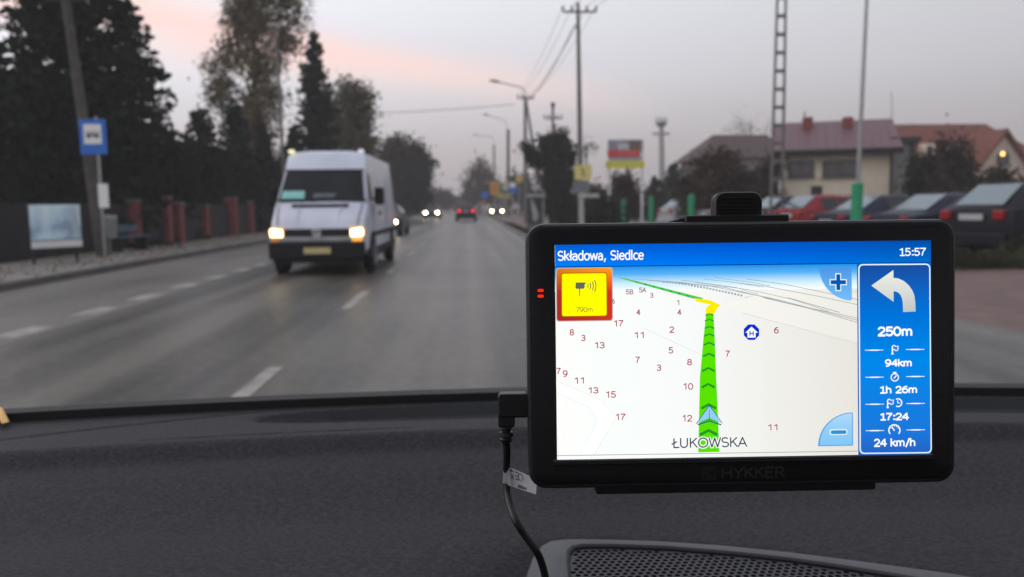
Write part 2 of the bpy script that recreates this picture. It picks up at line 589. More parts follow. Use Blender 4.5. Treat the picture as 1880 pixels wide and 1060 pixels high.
for i, (px, Y) in enumerate(hedge_px):
    rng = np.random.default_rng(60 + i)
    n = 9000
    hh = hz(bx(px, Y), Y, 268 + 18 * rng.random())
    w = 1.15 + .14 * (Y - 20)/3
    P = np.stack([(rng.random(n) * 2 - 1) * (w + .3), (rng.random(n) - .5) * 1.3, .05 + rng.random(n) ** .8 * hh], 1)
    P[:, 2] *= 1 - .18 * (np.abs(P[:, 0]) / (w + .3)) ** 2
    where = ['at the far left edge of the view', 'right behind the blue poster', 'between poster and leaning pole', 'behind the bus stop sign',
             'behind the first red pillar', 'behind the paired red gate pillars', 'behind the thin red pillar', 'behind the widest red pillar', 'behind the last pillar by the van'][i]
    t = thing('hedge_bush', 'dense black-green hedge bush ' + where, 'bush', (bx(px, Y + 3.2) - .3, Y + 3.2, 0), .12, 'hedge bushes behind the left fence')
    link('foliage', quads_mesh('foliage', P, .17, rng, .6), m_thuja, t)
    obj('stem', MB().tube([(0, 0, 0), (0.05, 0, hh * .6)], [.06, .02], 6), m_bark, t)

# tall brown birch that leaves the top of the frame
Yb = 46; xt = bx(470, Yb)
def cl(px, py, rx, rz_, Y=Yb, x0=None, dy=0):
    x0 = xt if x0 is None else x0
    p = atY(px, py, Y)
    return (p.x - x0, dy, p.z, rx, rz_)
birch = [cl(470, 300, 1.5, 1.3), cl(455, 240, 1.5, 1.3, dy=.5), cl(480, 190, 1.5, 1.2), cl(410, 165, .8, .9), cl(392, 125, .5, .6), cl(425, 100, .9, 1), cl(480, 120, 1.3, 1.3, dy=-.4),
         cl(440, 50, 1.1, 1.2), cl(490, 55, 1.1, 1.4), cl(530, 75, .55, .8), cl(545, 38, .5, .8), cl(440, 0, 1.0, 1.2), cl(490, -10, 1.3, 1.4), cl(535, -5, .8, 1), cl(460, -75, 1.2, 1.6), cl(500, -100, 1, 1.5), cl(400, 190, .5, .7)]
tree('tall sparse brown birch rising out of the top of the picture', 'birch', xt, Yb, cluster_mesh(birch, 5, 52, .10, .30), m_birch, 15,
     trunk=branches(((0, 0, 0), (.4, 0, 15)), birch, .22), name='birch_tree')
Yd = 56; xd = bx(645, Yd)
dec = [cl(640, 185, 1.6, 1.3, Yd, xd), cl(612, 215, 1.0, 1.2, Yd, xd), cl(668, 195, .8, 1.5, Yd, xd), cl(640, 245, 1.7, 1.5, Yd, xd), cl(672, 260, .9, 1.5, Yd, xd), cl(605, 270, 1.3, 1.3, Yd, xd), cl(650, 300, 1.8, 1.3, Yd, xd)]
tree('rounded olive deciduous tree above the white van roof', 'tree', xd, Yd, cluster_mesh(dec, 6, 44, .12, .34), m_olive, 8, trunk=branches(((0, 0, 0), (0, 0, 8)), dec, .2), name='deciduous_tree')
Ye = 78; xe = bx(745, Ye)
dec2 = [cl(742, 285, 2.0, 1.9, Ye, xe), cl(720, 300, 1.2, 1.8, Ye, xe), cl(768, 305, 1.3, 1.9, Ye, xe), cl(745, 330, 2.1, 2, Ye, xe), cl(730, 365, 2.2, 1.4, Ye, xe), cl(765, 360, 1.4, 1.4, Ye, xe)]
tree('broad dark tree right of the white van', 'tree', xe, Ye, cluster_mesh(dec2, 7, 40, .17, .42), m_grey, 8, trunk=branches(((0, 0, 0), (0, 0, 6)), dec2, .2), name='deciduous_tree')
Yf = 125; xf = bx(880, Yf)
dec3 = [cl(882, 315, 1.9, 1.8, Yf, xf), cl(868, 335, 1.8, 1.6, Yf, xf), cl(898, 335, 1.6, 2, Yf, xf), cl(885, 360, 3, 1.6, Yf, xf)]
tree('hazy bare tree above the red tail lights', 'tree', xf, Yf, cluster_mesh(dec3, 8, 12, .2, .6), m_twig, 8, trunk=branches(((0, 0, 0), (0, 0, 6)), dec3, .2), name='deciduous_tree')
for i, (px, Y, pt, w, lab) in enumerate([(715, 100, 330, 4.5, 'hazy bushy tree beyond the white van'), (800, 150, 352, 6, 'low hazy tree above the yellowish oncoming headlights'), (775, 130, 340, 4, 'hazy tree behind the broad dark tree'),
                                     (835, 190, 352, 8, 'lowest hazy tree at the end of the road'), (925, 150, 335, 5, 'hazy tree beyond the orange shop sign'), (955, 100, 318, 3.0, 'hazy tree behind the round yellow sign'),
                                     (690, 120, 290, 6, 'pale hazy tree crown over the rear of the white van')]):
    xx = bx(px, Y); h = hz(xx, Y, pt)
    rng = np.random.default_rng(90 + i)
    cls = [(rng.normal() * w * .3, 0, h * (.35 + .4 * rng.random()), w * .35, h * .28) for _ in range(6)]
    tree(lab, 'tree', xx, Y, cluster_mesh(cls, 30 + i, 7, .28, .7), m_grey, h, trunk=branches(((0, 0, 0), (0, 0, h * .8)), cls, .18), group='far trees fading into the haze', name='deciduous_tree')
# right hand side
Yg = 50; xg = bx(1012, Yg)
thj = [cl(1014, 290, .95, .9, Yg, xg), cl(1006, 262, .5, .6, Yg, xg), cl(1030, 255, .4, .5, Yg, xg), cl(1044, 285, .5, .6, Yg, xg), cl(985, 292, .5, .4, Yg, xg), cl(1020, 330, .9, .9, Yg, xg), cl(1045, 325, .4, .6, Yg, xg), cl(1022, 370, .85, .9, Yg, xg), cl(972, 275, .22, .12, Yg, xg), cl(966, 271, .15, .1, Yg, xg), cl(1040, 392, .8, .5, Yg, xg)]
tree('bushy blackish thuja right of the footpath, left of the tall concrete pole', 'thuja', xg, Yg, cluster_mesh(thj, 12, 120, .12, .22), m_thuja, 4.2, trunk=branches(((0, 0, 0), (0, 0, 3.6)), thj, .12), name='thuja_tree')
Yh = 44; xh = bx(1080, Yh)
sm = [cl(1082, 268, .45, .45, Yh, xh), cl(1072, 285, .3, .4, Yh, xh)]
tree('small pale tree crown wrapped round the tall concrete pole', 'tree', xh, Yh, cluster_mesh(sm, 13, 16, .07, .16), m_grey, 3.5, trunk=branches(((0, 0, 0), (-.1, 0, 4.0)), sm, .06), name='small_tree')
Yi = 60; xi = bx(1235, Yi)
fir = [(1237, 66, 300, 2.6, 'dark cone-shaped shrub under the mast with crossarms'), (1280, 70, 305, 2.0, 'second dark cone-shaped shrub beside the brown house'), (1200, 62, 325, 1.6, 'low dark shrub right of the billboard post')]
for i, (px, Y, pt, r, lab) in enumerate(fir):
    x = bx(px, Y); h = hz(x, Y, pt)
    tree(lab, 'conifer', x, Y, spruce_mesh(h, r, 40 + i, per=10, step=.25, size=.2, droop=.1, power=.9, dens=1.3), m_shrub, h, .1, group='dark conifers beyond the car park', name='conifer_tree')
bush = [(1105, 47, 345, 1.3, m_shrub, 'dark bush under the billboard'), (1150, 47, 318, 1.5, m_twig, 'brownish bush filling the space below the yellow billboard strip'), (1300, 40, 305, 1.7, m_grey, 'dark brown bush left of the black mount clip'),
        (1345, 37, 280, 2.0, m_twig, 'tall brown thicket directly above the black mount clip'), (1396, 36.5, 285, 1.0, m_grey, 'brown bush at the left foot of the lattice pole'),
        (1748, 33, 252, 1.25, m_grey, 'dark bare bush between the two red roofed houses'), (1700, 34, 285, 1.1, m_shrub, 'low dark bush at the right corner of the cream house'), (1800, 35, 312, 1.0, m_grey, 'bush in front of the gabled house'),
        (1868, 38, 322, 1.2, m_twig, 'thin brown bush at the right edge under the gable'), (1040, 43, 352, .8, m_shrub, 'low dark bush beside the white sign post'), (1110, 36, 372, .9, m_shrub, 'low green bush at the left end of the green posts')]
for i, (px, Y, pt, w, lm, lab) in enumerate(bush):
    x = bx(px, Y); h = hz(x, Y, pt)
    rng = np.random.default_rng(140 + i)
    cls = [(rng.normal() * w * .4, rng.normal() * .4, h * k, w * .55, h * .22) for k in (.2, .35, .5, .65, .8)] + [(w * .5, 0, h * .4, w * .4, h * .3), (-w * .5, 0, h * .4, w * .4, h * .3)]
    tree(lab, 'bush', x, Y, cluster_mesh(cls, 50 + i, 60, .10, .24), lm, h, trunk=branches(((0, 0, 0), (0, 0, h * .8)), cls, .07), group='bushes round the car park', name='bush')
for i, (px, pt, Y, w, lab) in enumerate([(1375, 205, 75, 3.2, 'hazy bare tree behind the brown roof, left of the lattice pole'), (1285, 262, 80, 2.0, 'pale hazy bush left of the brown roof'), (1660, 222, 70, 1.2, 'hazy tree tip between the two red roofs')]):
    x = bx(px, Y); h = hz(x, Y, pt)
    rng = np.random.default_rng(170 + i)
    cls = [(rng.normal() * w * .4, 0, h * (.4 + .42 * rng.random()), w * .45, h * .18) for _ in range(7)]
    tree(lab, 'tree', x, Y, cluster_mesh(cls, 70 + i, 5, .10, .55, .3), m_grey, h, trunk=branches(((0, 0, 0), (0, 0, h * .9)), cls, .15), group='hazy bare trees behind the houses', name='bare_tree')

# grass verge and weeds: uncountable
def grass(name, x0, x1, y0, y1, n, h, seed, m, sz=.06):
    rng = np.random.default_rng(seed)
    P = np.stack([x0 + rng.random(n) * (x1 - x0), y0 + rng.random(n) * (y1 - y0), rng.random(n) ** 1.6 * h + .02], 1)
    k = .6 + .4 * np.sin(P[:, 0] * 1.9 + seed) * np.sin(P[:, 1] * 1.3)
    P[:, 2] *= k
    return struct(link(name, quads_mesh(name, P, sz, rng, .3), m), 'stuff')
m_grass = leafm('verge_grass', (.065, .072, .036))
grass('verge_grass', 6.6, 8.3, 17.1, 48, 42000, .32, 3, m_grass)
grass('weedy_verge', 6.9, 18.5, 14.95, 16.3, 42000, .75, 4, leafm('weedy_grass', (.05, .058, .032)))
grass('roadside_grass', 2.4, 3.1, 18, 60, 12000, .12, 6, m_grass)
grass('roadside_grass', -11.3, -10.75, 14, 60, 16000, .16, 8, m_grass)
rng_ = np.random.default_rng(77)
n_ = 3600
P_ = np.stack([-10.75 + rng_.random(n_) ** 1.5 * 2.8, 13 + rng_.random(n_) * 40, np.full(n_, .145)], 1)
struct(link('fallen_leaves', quads_mesh('fallen_leaves', P_, .03, rng_, .6), mat('fallen_leaf_brown', (.16, .11, .06), .8, var=.5, scale=3)), 'stuff')

# ================================================================== LEFT SIDE: FENCE, STOP, POSTER, POLES
m_brick = mat('red_brick_pillar', (.20, .055, .052), .85, var=.35, scale=9, bump=.5, bscale=25)
m_cap = mat('pillar_cap_concrete', (.16, .13, .12), .85)
m_darkpanel = mat('dark_brown_fence_board', (.012, .010, .009), .8, var=.3, scale=5)
m_steel = mat('galvanised_steel', (.33, .33, .33), .45, .6, var=.15, scale=8)
m_concrete = mat('pole_concrete', (.15, .145, .135), .85, var=.2, scale=3)
m_wood = mat('weathered_pole_wood', (.075, .068, .06), .9, var=.3, scale=4, bump=.4, bscale=20)
m_iron = mat('dark_iron', (.03, .03, .032), .5, .5)
m_white = mat('white_painted_metal', (.78, .78, .76), .5, var=.08)

fence = thing('garden_fence', 'dark board fence with red brick pillars along the left pavement', 'fence', (-11.1, 26, 0))
pil = [(250, 26.4, 20, 370), (312, 28.8, 10, 364), (333, 29.6, 11, 374), (380, 33.0, 10, 378), (427, 36.8, 21, 365), (462, 39.6, 8, 372)]
prev = None
fx0 = -11.1
ys = []
for i, (px, Y, w, pt) in enumerate(pil):
    x = bx(px, Y)
    ww = w / F * Y * .95
    h = hz(x, Y, pt)
    ys.append((x, Y, h))
    p = obj('brick_pillar', MB().box((x + 11.1, Y - 26, h / 2), (ww, .38, h)), m_brick, fence, bevel=.012)
    obj('pillar_cap', MB().box((x + 11.1, Y - 26, h + .03), (ww + .08, .46, .06), taper=.8), m_cap, p)
nodes = [(-12.6, 13.0), (-12.0, 19.5)] + [(x, Y) for x, Y, h in ys] + [(-10.3, 48), (-10.2, 62)]
for (xa, ya), (xb_, yb_) in zip(nodes[:-1], nodes[1:]):
    ln = math.hypot(xb_ - xa, yb_ - ya)
    ang = math.atan2(yb_ - ya, xb_ - xa)
    nb = max(4, int(ln / .5))
    if ya > 40: nb = 5
    for k in range(nb):      # upright boards standing between the pillars
        t = (k + .5) / nb
        x, y = xa + (xb_ - xa) * t, ya + (yb_ - ya) * t
        obj('fence_board', MB().box((x + 11.1 - .1, y - 26, .78), (ln / nb * .94, .04, 1.5 + .03 * math.sin(k * 3.1)), ang), m_darkpanel, fence)

# poster board, bluish print
m_post = mat('blue_grey_poster', (.25, .33, .40), .35, var=0)
t_ = m_post.node_tree
b_ = t_.nodes['Principled BSDF']
n_ = t_.nodes.new('ShaderNodeTexNoise'); n_.inputs['Scale'].default_value = 1.7; n_.inputs['Detail'].default_value = 3
tc_ = t_.nodes.new('ShaderNodeTexCoord'); t_.links.new(tc_.outputs['Object'], n_.inputs[0])
r_ = t_.nodes.new('ShaderNodeValToRGB')
r_.color_ramp.elements[0].position, r_.color_ramp.elements[0].color = .36, (.32, .42, .55, 1)
r_.color_ramp.elements[1].position, r_.color_ramp.elements[1].color = .64, (.80, .95, 1.0, 1)
e_ = r_.color_ramp.elements.new(.5); e_.color = (.58, .78, .90, 1)
t_.links.new(n_.outputs[0], r_.inputs[0]); t_.links.new(r_.outputs[0], b_.inputs['Base Color'])
YP = 18.6
pA, pB = atY(50, 376, YP), atY(145, 376, YP + 1.0)
pz0 = hz(pA.x, YP, 457); pz1 = hz(pA.x, YP, 375)
pw = (Vector((pB.x, pB.y)) - Vector((pA.x, pA.y))).length
board = thing('poster_board', 'blue-grey poster board with white bottom strip standing before the dark fence', 'poster', (pA.x, pA.y, 0), math.atan2(pB.y - pA.y, pB.x - pA.x))
obj('poster', MB().box((pw / 2, -.03, (pz0 + .17 + pz1) / 2), (pw * .98, .015, pz1 - pz0 - .2)), m_post, board)
obj('white_strip', MB().box((pw / 2, -.04, pz0 + .08), (pw * .99, .015, .16)), m_white, board)
obj('side_panel', MB().box((pw * .87, -.045, (pz0 + .2 + pz1) / 2 + .03), (pw * .11, .012, (pz1 - pz0) * .62)), mat('pale_blue_print', (.5, .58, .62), .4), board)
obj('backing', MB().box((pw / 2, .02, (pz0 + pz1) / 2), (pw, .05, pz1 - pz0)), m_iron, board)
for k in (.08, .92):
    obj('leg', MB().tube([(pw * k, .06, 0), (pw * k, .06, pz1)], .035, 8), m_iron, board)

# bus stop sign
YS = 21.0
sx = bx(194, YS)
m_blue = mat('sign_blue', (.01, .14, .58), .4, var=.04)
m_signwhite = mat('sign_white', (.82, .82, .8), .4, var=.04)
m_black = mat('sign_black', (.02, .02, .02), .5)
s1 = atY(146, 220, YS); s2 = atY(199, 284, YS)
sw, sh_ = s2.x - s1.x, s1.z - s2.z
cx = (s1.x + s2.x) / 2 - sx; cz = (s1.z + s2.z) / 2
stop = thing('bus_stop_sign', 'blue bus stop sign with white bus pictogram panel on a steel post', 'bus stop sign', (sx, YS, 0))
obj('sign_plate', MB().box((cx, -.05, cz), (sw, .03, sh_)), m_blue, stop, bevel=.01)
obj('white_panel', MB().box((cx, -.072, cz + sh_ * .08), (sw * .66, .008, sh_ * .56)), m_signwhite, stop)
bus = MB().box((cx, -.080, cz + sh_ * .08), (sw * .48, .006, sh_ * .13))
for k in (-.15, .15):
    bus.disc((cx + sw * k, -.080, cz + sh_ * .005), sh_ * .045, 'y', 12, .006)
pic = obj('bus_pictogram', bus, m_black, stop)
wn = MB()
for k in range(4):
    wn.box((cx - sw * .17 + k * sw * .115, -.085, cz + sh_ * .10), (sw * .08, .004, sh_ * .05))
obj('pictogram_window', wn, m_signwhite, pic)
ptop = atY(176, 215, YS)
obj('post', MB().tube([(0, 0, .1), (ptop.x - sx, 0, ptop.z)], .038, 10), m_steel, stop)
tz = atY(192, 338, YS); tz2 = atY(192, 382, YS)
obj('timetable', MB().box(((tz.x + tz2.x) / 2 - sx, -.06, (tz.z + tz2.z) / 2), (.25, .03, tz.z - tz2.z)), m_signwhite, stop, bevel=.01)

YB = 22.2
bxx = bx(203, YB)
bn_ = thing('litter_bin', 'grey litter bin just behind the bus stop post', 'litter bin', (bxx, YB, .13))
g0, g1 = hz(bxx, YB, 438), hz(bxx, YB, 396)
obj('bin_body', MB().loft([[(math.cos(a) * r, math.sin(a) * r, z) for a in [k * PI / 8 for k in range(16)]] for r, z in ((.19, g0 - .13), (.22, g1 - .18))]), mat('bin_grey', (.2, .21, .2), .6), bn_)
obj('bin_lid', MB().loft([[(math.cos(a) * r, math.sin(a) * r, z) for a in [k * PI / 8 for k in range(16)]] for r, z in ((.23, g1 - .18), (.2, g1 - .13))]), m_steel, bn_)
obj('bin_post', MB().tube([(0, 0, 0), (0, 0, g1 - .1)], .03, 8), m_steel, bn_)
YQ = 24.2
bq = bx(240, YQ)
bench = thing('bench', 'low dark blue bench between the litter bin and first red pillar', 'bench', (bq, YQ, .13), R(78))
m_bb = mat('bench_blue', (.06, .09, .15), .5)
for k in (-.16, 0, .16):
    obj('seat_slat', MB().box((0, k, .43), (1.5, .12, .04)), m_bb, bench, bevel=.008)
obj('backrest', MB().box((0, .27, .66), (1.5, .04, .22)), m_bb, bench, bevel=.008)
for k in (-.6, .6):
    obj('leg', MB().box((k, .05, .2), (.06, .42, .41)), m_iron, bench)

def lean_pole(label, cat, px0, Y, px1, py1, r0_, r1_, m, name='utility_pole', z0=0.0, n=10, group=None):
    x = bx(px0, Y)
    top = atY(px1, py1, Y)
    t = thing(name, label, cat, (x, Y, 0), 0, group)
    obj('pole', MB().tube([(0, 0, z0), ((top.x - x) * .5, 0, top.z * .5), (top.x - x, 0, top.z)], [r0_, (r0_ + r1_) / 2, r1_], n), m, t, smooth=True)
    return t, x, top
p1, p1x, p1t = lean_pole('dark leaning wooden pole rising behind the bus stop sign', 'utility pole', 190, 22.0, 112, -60, .17, .10, m_wood)
obj('cross_bracket', MB().box((p1t.x - p1x, 0, p1t.z - .8), (.9, .08, .08)), m_iron, p1)
obj('insulator', MB().tube([(p1t.x - p1x - .4, 0, p1t.z - .78), (p1t.x - p1x - .4, 0, p1t.z - .6)], .04, 8), m_white, p1)

# lamp post behind the van
LG = 'street lamps along the road'
lp, lx, lt = lean_pole('slim grey lamp post in front of the tall brown birch', 'street lamp', 527, 43, 506, 52, .11, .07, m_concrete, 'street_lamp', group=LG)
h_ = lt.z; dx_ = lt.x - lx
obj('lamp_arm', MB().tube([(dx_, 0, h_ - .1), (dx_, 0, h_ + .15), (dx_ + .35, 0, h_ + .2)], .035, 6), m_steel, lp)
obj('lamp_head', MB().box((dx_ - .12, -.1, h_ + .16), (.55, .22, .12), taper=.7), m_steel, lp)

def crossarm(t, x, z, half, th=.09, y=0):
    a = obj('crossarm', MB().box((x, y, z), (half * 2, th, th)), m_iron, t)
    for s in (-1, -.45, .45, 1):
        obj('insulator', MB().tube([(x + half * s, y, z + .03), (x + half * s, y, z + .28)], [.05, .07], 8), m_concrete, a)

# tall concrete pole with crossarm
pc, pcx, pct = lean_pole('tall concrete power pole with crossarm at its top, left of the billboard', 'power pole', 1067, 42, 1061, 5, .16, .09, m_concrete, 'power_pole')
crossarm(pc, atY(1064, 22, 42).x - pcx, atY(1064, 22, 42).z, .85)
obj('side_bracket', MB().tube([(atY(1063, 50, 42).x - pcx, 0, atY(1063, 50, 42).z), (atY(1055, 48, 42).x - pcx, 0, atY(1055, 48, 42).z)], .06, 6), m_iron, pc)
# A-frame pole with lamp
pa, pax, pat = lean_pole('strutted pole carrying a long street lamp arm to the left', 'street lamp', 965, 62, 964, 176, .17, .11, m_concrete, 'street_lamp', group=LG)
top = pat.z
Z = lambda px, py, Y, x: (atY(px, py, Y).x - x, 0, atY(px, py, Y).z)
obj('strut', MB().tube([Z(998, 390, 62, pax), Z(966, 186, 62, pax)], [.13, .09], 8), m_concrete, pa)
crossarm(pa, Z(965, 181, 62, pax)[0], Z(965, 181, 62, pax)[2], .6)
obj('lamp_arm', MB().tube([Z(964, 178, 62, pax), Z(963, 165, 62, pax), Z(955, 160, 62, pax), Z(915, 151, 62, pax)], .05, 6), m_steel, pa)
obj('lamp_head', MB().tube([Z(918, 151, 62, pax), Z(908, 149, 62, pax), Z(898, 148, 62, pax)], [.07, .13, .06], 8), m_steel, pa)
pb, pbx, pbt = lean_pole('plain post farther off with a short lamp arm, left of the dark thuja', 'street lamp', 933, 95, 933, 238, .2, .17, m_wood, 'street_lamp', group=LG)
obj('lamp_arm', MB().tube([Z(933, 242, 95, pbx), Z(928, 222, 95, pbx), Z(893, 211, 95, pbx)], .045, 6), m_steel, pb)
obj('lamp_head', MB().tube([Z(896, 211, 95, pbx), Z(886, 210, 95, pbx)], [.12, .07], 8), m_steel, pb)
pe, pex, pet = lean_pole('faintest and farthest lamp post in the haze over the road', 'street lamp', 907, 135, 907, 266, .2, .17, m_concrete, 'street_lamp', group=LG)
obj('lamp_arm', MB().tube([Z(907, 268, 135, pex), Z(905, 252, 135, pex), Z(872, 248, 135, pex)], .05, 6), m_steel, pe)
obj('lamp_head', MB().tube([Z(876, 248, 135, pex), Z(868, 247, 135, pex)], [.14, .08], 8), m_steel, pe)
pg, pgx, pgt = lean_pole('short dark pole with crossarms sticking out above the dark thuja', 'power pole', 1016, 58, 1015, 190, .14, .09, m_wood, 'power_pole')
crossarm(pg, pgt.x - pgx, Z(1015, 218, 58, pgx)[2], .62)
obj('pole_cap', MB().box((pgt.x - pgx, 0, pgt.z - .1), (.28, .2, .3)), m_iron, pg)
# mast
ms, msx, mst = lean_pole('hazy mast with a round platform head and side arms behind the conifers', 'mast', 1216, 98, 1214, 222, .42, .3, m_steel, 'mast')
obj('platform', MB().loft([[(mst.x - msx + math.cos(a) * r, math.sin(a) * r, z) for a in [k * PI / 6 for k in range(12)]] for r, z in ((.4, mst.z - .7), (.75, mst.z - .3), (.7, mst.z - .1))]), m_steel, ms)
for k in (-.6, -.2, .2, .6):
    obj('antenna', MB().box((mst.x - msx + k, 0, mst.z + .15), (.16, .14, .6)), m_steel, ms)
obj('side_arm', MB().box((mst.x - msx, 0, hz(msx, 98, 246)), (2.1, .1, .3)), m_steel, ms)
# lattice pole (concrete ladder type)
YL = 28
la, lb_ = atY(1427, 352, YL), atY(1437, -90, YL)
lat = thing('lattice_pole', 'tall ladder-like concrete lattice pole left of the cream house', 'lattice pole', (bx(1424, YL), YL, 0))
lx0 = bx(1424, YL)
wb, wt = .44, .27
topx = lb_.x - lx0; topz = lb_.z
for s in (-1, 1):
    obj('rail', MB().tube([(s * wb / 2, 0, 0), (topx + s * wt / 2, 0, topz)], [.055, .045], 6), m_concrete, lat)
nr = 16
for k in range(nr):
    t = (k + .5) / nr
    z = topz * t
    w = wb + (wt - wb) * t
    obj('rung', MB().box((topx * t, 0, z), (w, .07, .12)), m_concrete, lat)
# slim pole
lean_pole('thin grey steel pole crossing the red roof of the cream house', 'pole', 1570, 25, 1594, -60, .075, .05, m_steel, 'slim_pole', n=10)
lean_pole('barely visible thin aerial pole above the orange roof', 'pole', 1640, 70, 1637, 168, .05, .04, m_steel, 'slim_pole', n=6)

# wires
m_wire = mat('black_cable', (.05, .05, .055), .6, var=0)
def wire(label, a, b, sag, r=.012, n=14):
    a, b = Vector(a), Vector(b)
    pts = []
    for k in range(n + 1):
        t = k / n
        p = a.lerp(b, t)
        p.z -= sag * 4 * t * (1 - t)
        pts.append(p - a)
    t = obj('overhead_wire', MB().tube(pts, r, 5), m_wire)
    t.location = a
    tag(t, label, 'wire', 'overhead wires')
zt = atY(1064, 22, 42)
for k, (dx, lab) in enumerate(((-.85, 'leftmost wire falling from the tall concrete pole to the strutted pole'), (-.38, 'inner left wire from the tall concrete pole to the strutted pole'), (.38, 'inner right wire from the tall concrete pole to the strutted pole'), (.85, 'rightmost wire from the tall concrete pole to the strutted pole'))):
    e = atY(965, 181, 62)
    wire(lab, (zt.x + dx, 42, zt.z + .28), (e.x + dx * .7, 62, e.z + .28), .45)
for dx, px, lab in ((.85, 1500, 'outer wire leaving the concrete pole crossarm to the upper right'), (.38, 1430, 'inner wire leaving the concrete pole crossarm to the upper right'), (-.38, 1400, 'third wire leaving the concrete pole top toward us')):
    wire(lab, (zt.x + dx, 42, zt.z + .28), (zt.x + 3 + dx, 6, 11.8), .8)
wire('thicker twisted cable sagging from the concrete pole bracket to the strutted pole', (zt.x - .3, 42, atY(1055, 50, 42).z), (atY(965, 186, 62).x, 62, atY(965, 188, 62).z), .5, .03)
wire('long hazy wire crossing over the road from the strutted pole to the left', (atY(945, 192, 62).x, 62, atY(945, 192, 62).z), (-16, 66, atY(690, 203, 62).z + .2), .25, .025)

# ================================================================== RIGHT SIDE: SIGNS, HOUSES, POSTS
YBB = 46
bb0 = atY(1117, 262, YBB); bb1 = atY(1176, 290, YBB)
bbx = bx(1176, YBB)
bbd = thing('billboard', 'billboard with grey upper panel, red band and yellow strip on white posts', 'billboard', (bbx, YBB, 0))
w_ = bb1.x - bb0.x
def bbpanel(name, px0, py0, px1, py1, m, y=0.0, parent=bbd, th=.03, X=None, Y=YBB):
    a, b = atY(px0, py0, Y), atY(px1, py1, Y)
    X = bbx if X is None else X
    return obj(name, MB().box(((a.x + b.x) / 2 - X, y, (a.z + b.z) / 2), (b.x - a.x, th, a.z - b.z)), m, parent)
m_red = mat('print_red', (.65, .045, .05), .5, var=.1)
m_yel = mat('print_yellow', (.70, .64, .06), .5, var=.15)
bbpanel('upper_panel', 1116, 257, 1180, 279, mat('print_bluegrey', (.28, .28, .36), .5, var=.2, scale=2), 0)
bbpanel('white_patch', 1134, 264, 1156, 275, mat('print_white', (.55, .55, .55), .5), -.03)
bbpanel('brown_patch', 1155, 259, 1175, 276, mat('print_brown', (.16, .12, .09), .5, var=.3), -.03)
rb = bbpanel('red_band', 1115, 276, 1175, 288, m_red, -.04)
a_ = atY(1135, 282, YBB)
lt_ = MB()
for k in range(7):    # smudged pale letters on the red band, too blurred to read
    lt_.box((a_.x - bbx + k * .16, -.06, a_.z), (.09, .01, .16))
obj('band_lettering', lt_, mat('print_pink', (.6, .25, .25), .5), rb)
bbpanel('lower_panel', 1117, 288, 1178, 297, mat('print_pale', (.42, .40, .42), .5), 0)
bbpanel('yellow_strip', 1112, 296, 1183, 309, m_yel, -.02)
for px in (1119, 1179):
    x = atY(px, 330, YBB).x - bbx
    obj('post', MB().box((x, .08, atY(px, 258, YBB).z / 2), (.14, .1, atY(px, 258, YBB).z)), m_white, bbd)
# yellow sign and grey box
YY = 32
yx = bx(1068, YY)
ys_ = thing('yellow_sign', 'pale yellow sign with dark symbol above grey panel on white post', 'sign', (yx, YY, 0))
bbpanel('yellow_plate', 1055, 303, 1086, 330, mat('plate_yellow', (.75, .65, .22), .5, var=.1), 0, ys_, X=yx, Y=YY)
a_ = atY(1069, 316, YY)
obj('symbol', MB().tube([(a_.x - yx - .05, -.03, a_.z + .15), (a_.x - yx + .06, -.03, a_.z + .06), (a_.x - yx - .02, -.03, a_.z), (a_.x - yx + .08, -.03, a_.z - .15)], .025, 6), mat('symbol_dark', (.12, .1, .07), .6), ys_)
bbpanel('grey_panel', 1054, 332, 1082, 354, mat('panel_grey', (.17, .18, .18), .5, var=.2), .02, ys_, X=yx, Y=YY)
m_spost = mat('weathered_white_post', (.42, .42, .40), .7, var=.3, scale=5)
bbpanel('white_arm', 1061, 356, 1100, 363, m_spost, -.03, ys_, X=yx, Y=YY)
obj('post', MB().box((0, .05, .95), (.2, .08, 1.9)), m_spost, ys_)

# green posts by the footpath
m_green = mat('green_painted_post', (.015, .30, .14), .5, var=.12)
GP = [(1145, 40, 366, 'farthest green fence post, beneath the billboard'), (1195, 33, 362, 'second farthest green fence post, right of the billboard leg'), (1268, 24, 359, 'green fence post in front of the silver car'), (1569, 15.2, 337, 'nearest and biggest green fence post, before the dark blue cars')]
for i, (px, Y, pt, lab) in enumerate(GP):
    x = bx(px, Y); h = hz(x, Y, pt)
    t = thing('fence_post', lab, 'post', (x, Y, 0), 0, 'green posts beside the car park')
    rr = [.1, .1, .1, .105][i]
    obj('shaft', MB().tube([(0, 0, 0), (0, 0, h - .03)], rr, 14), m_green, t, smooth=True)
    obj('cap', MB().loft([[(math.cos(a) * r, math.sin(a) * r, z) for a in [k * PI / 7 for k in range(14)]] for r, z in ((rr + .008, h - .04), (rr + .004, h), (rr * .5, h + .02))]), m_green, t)

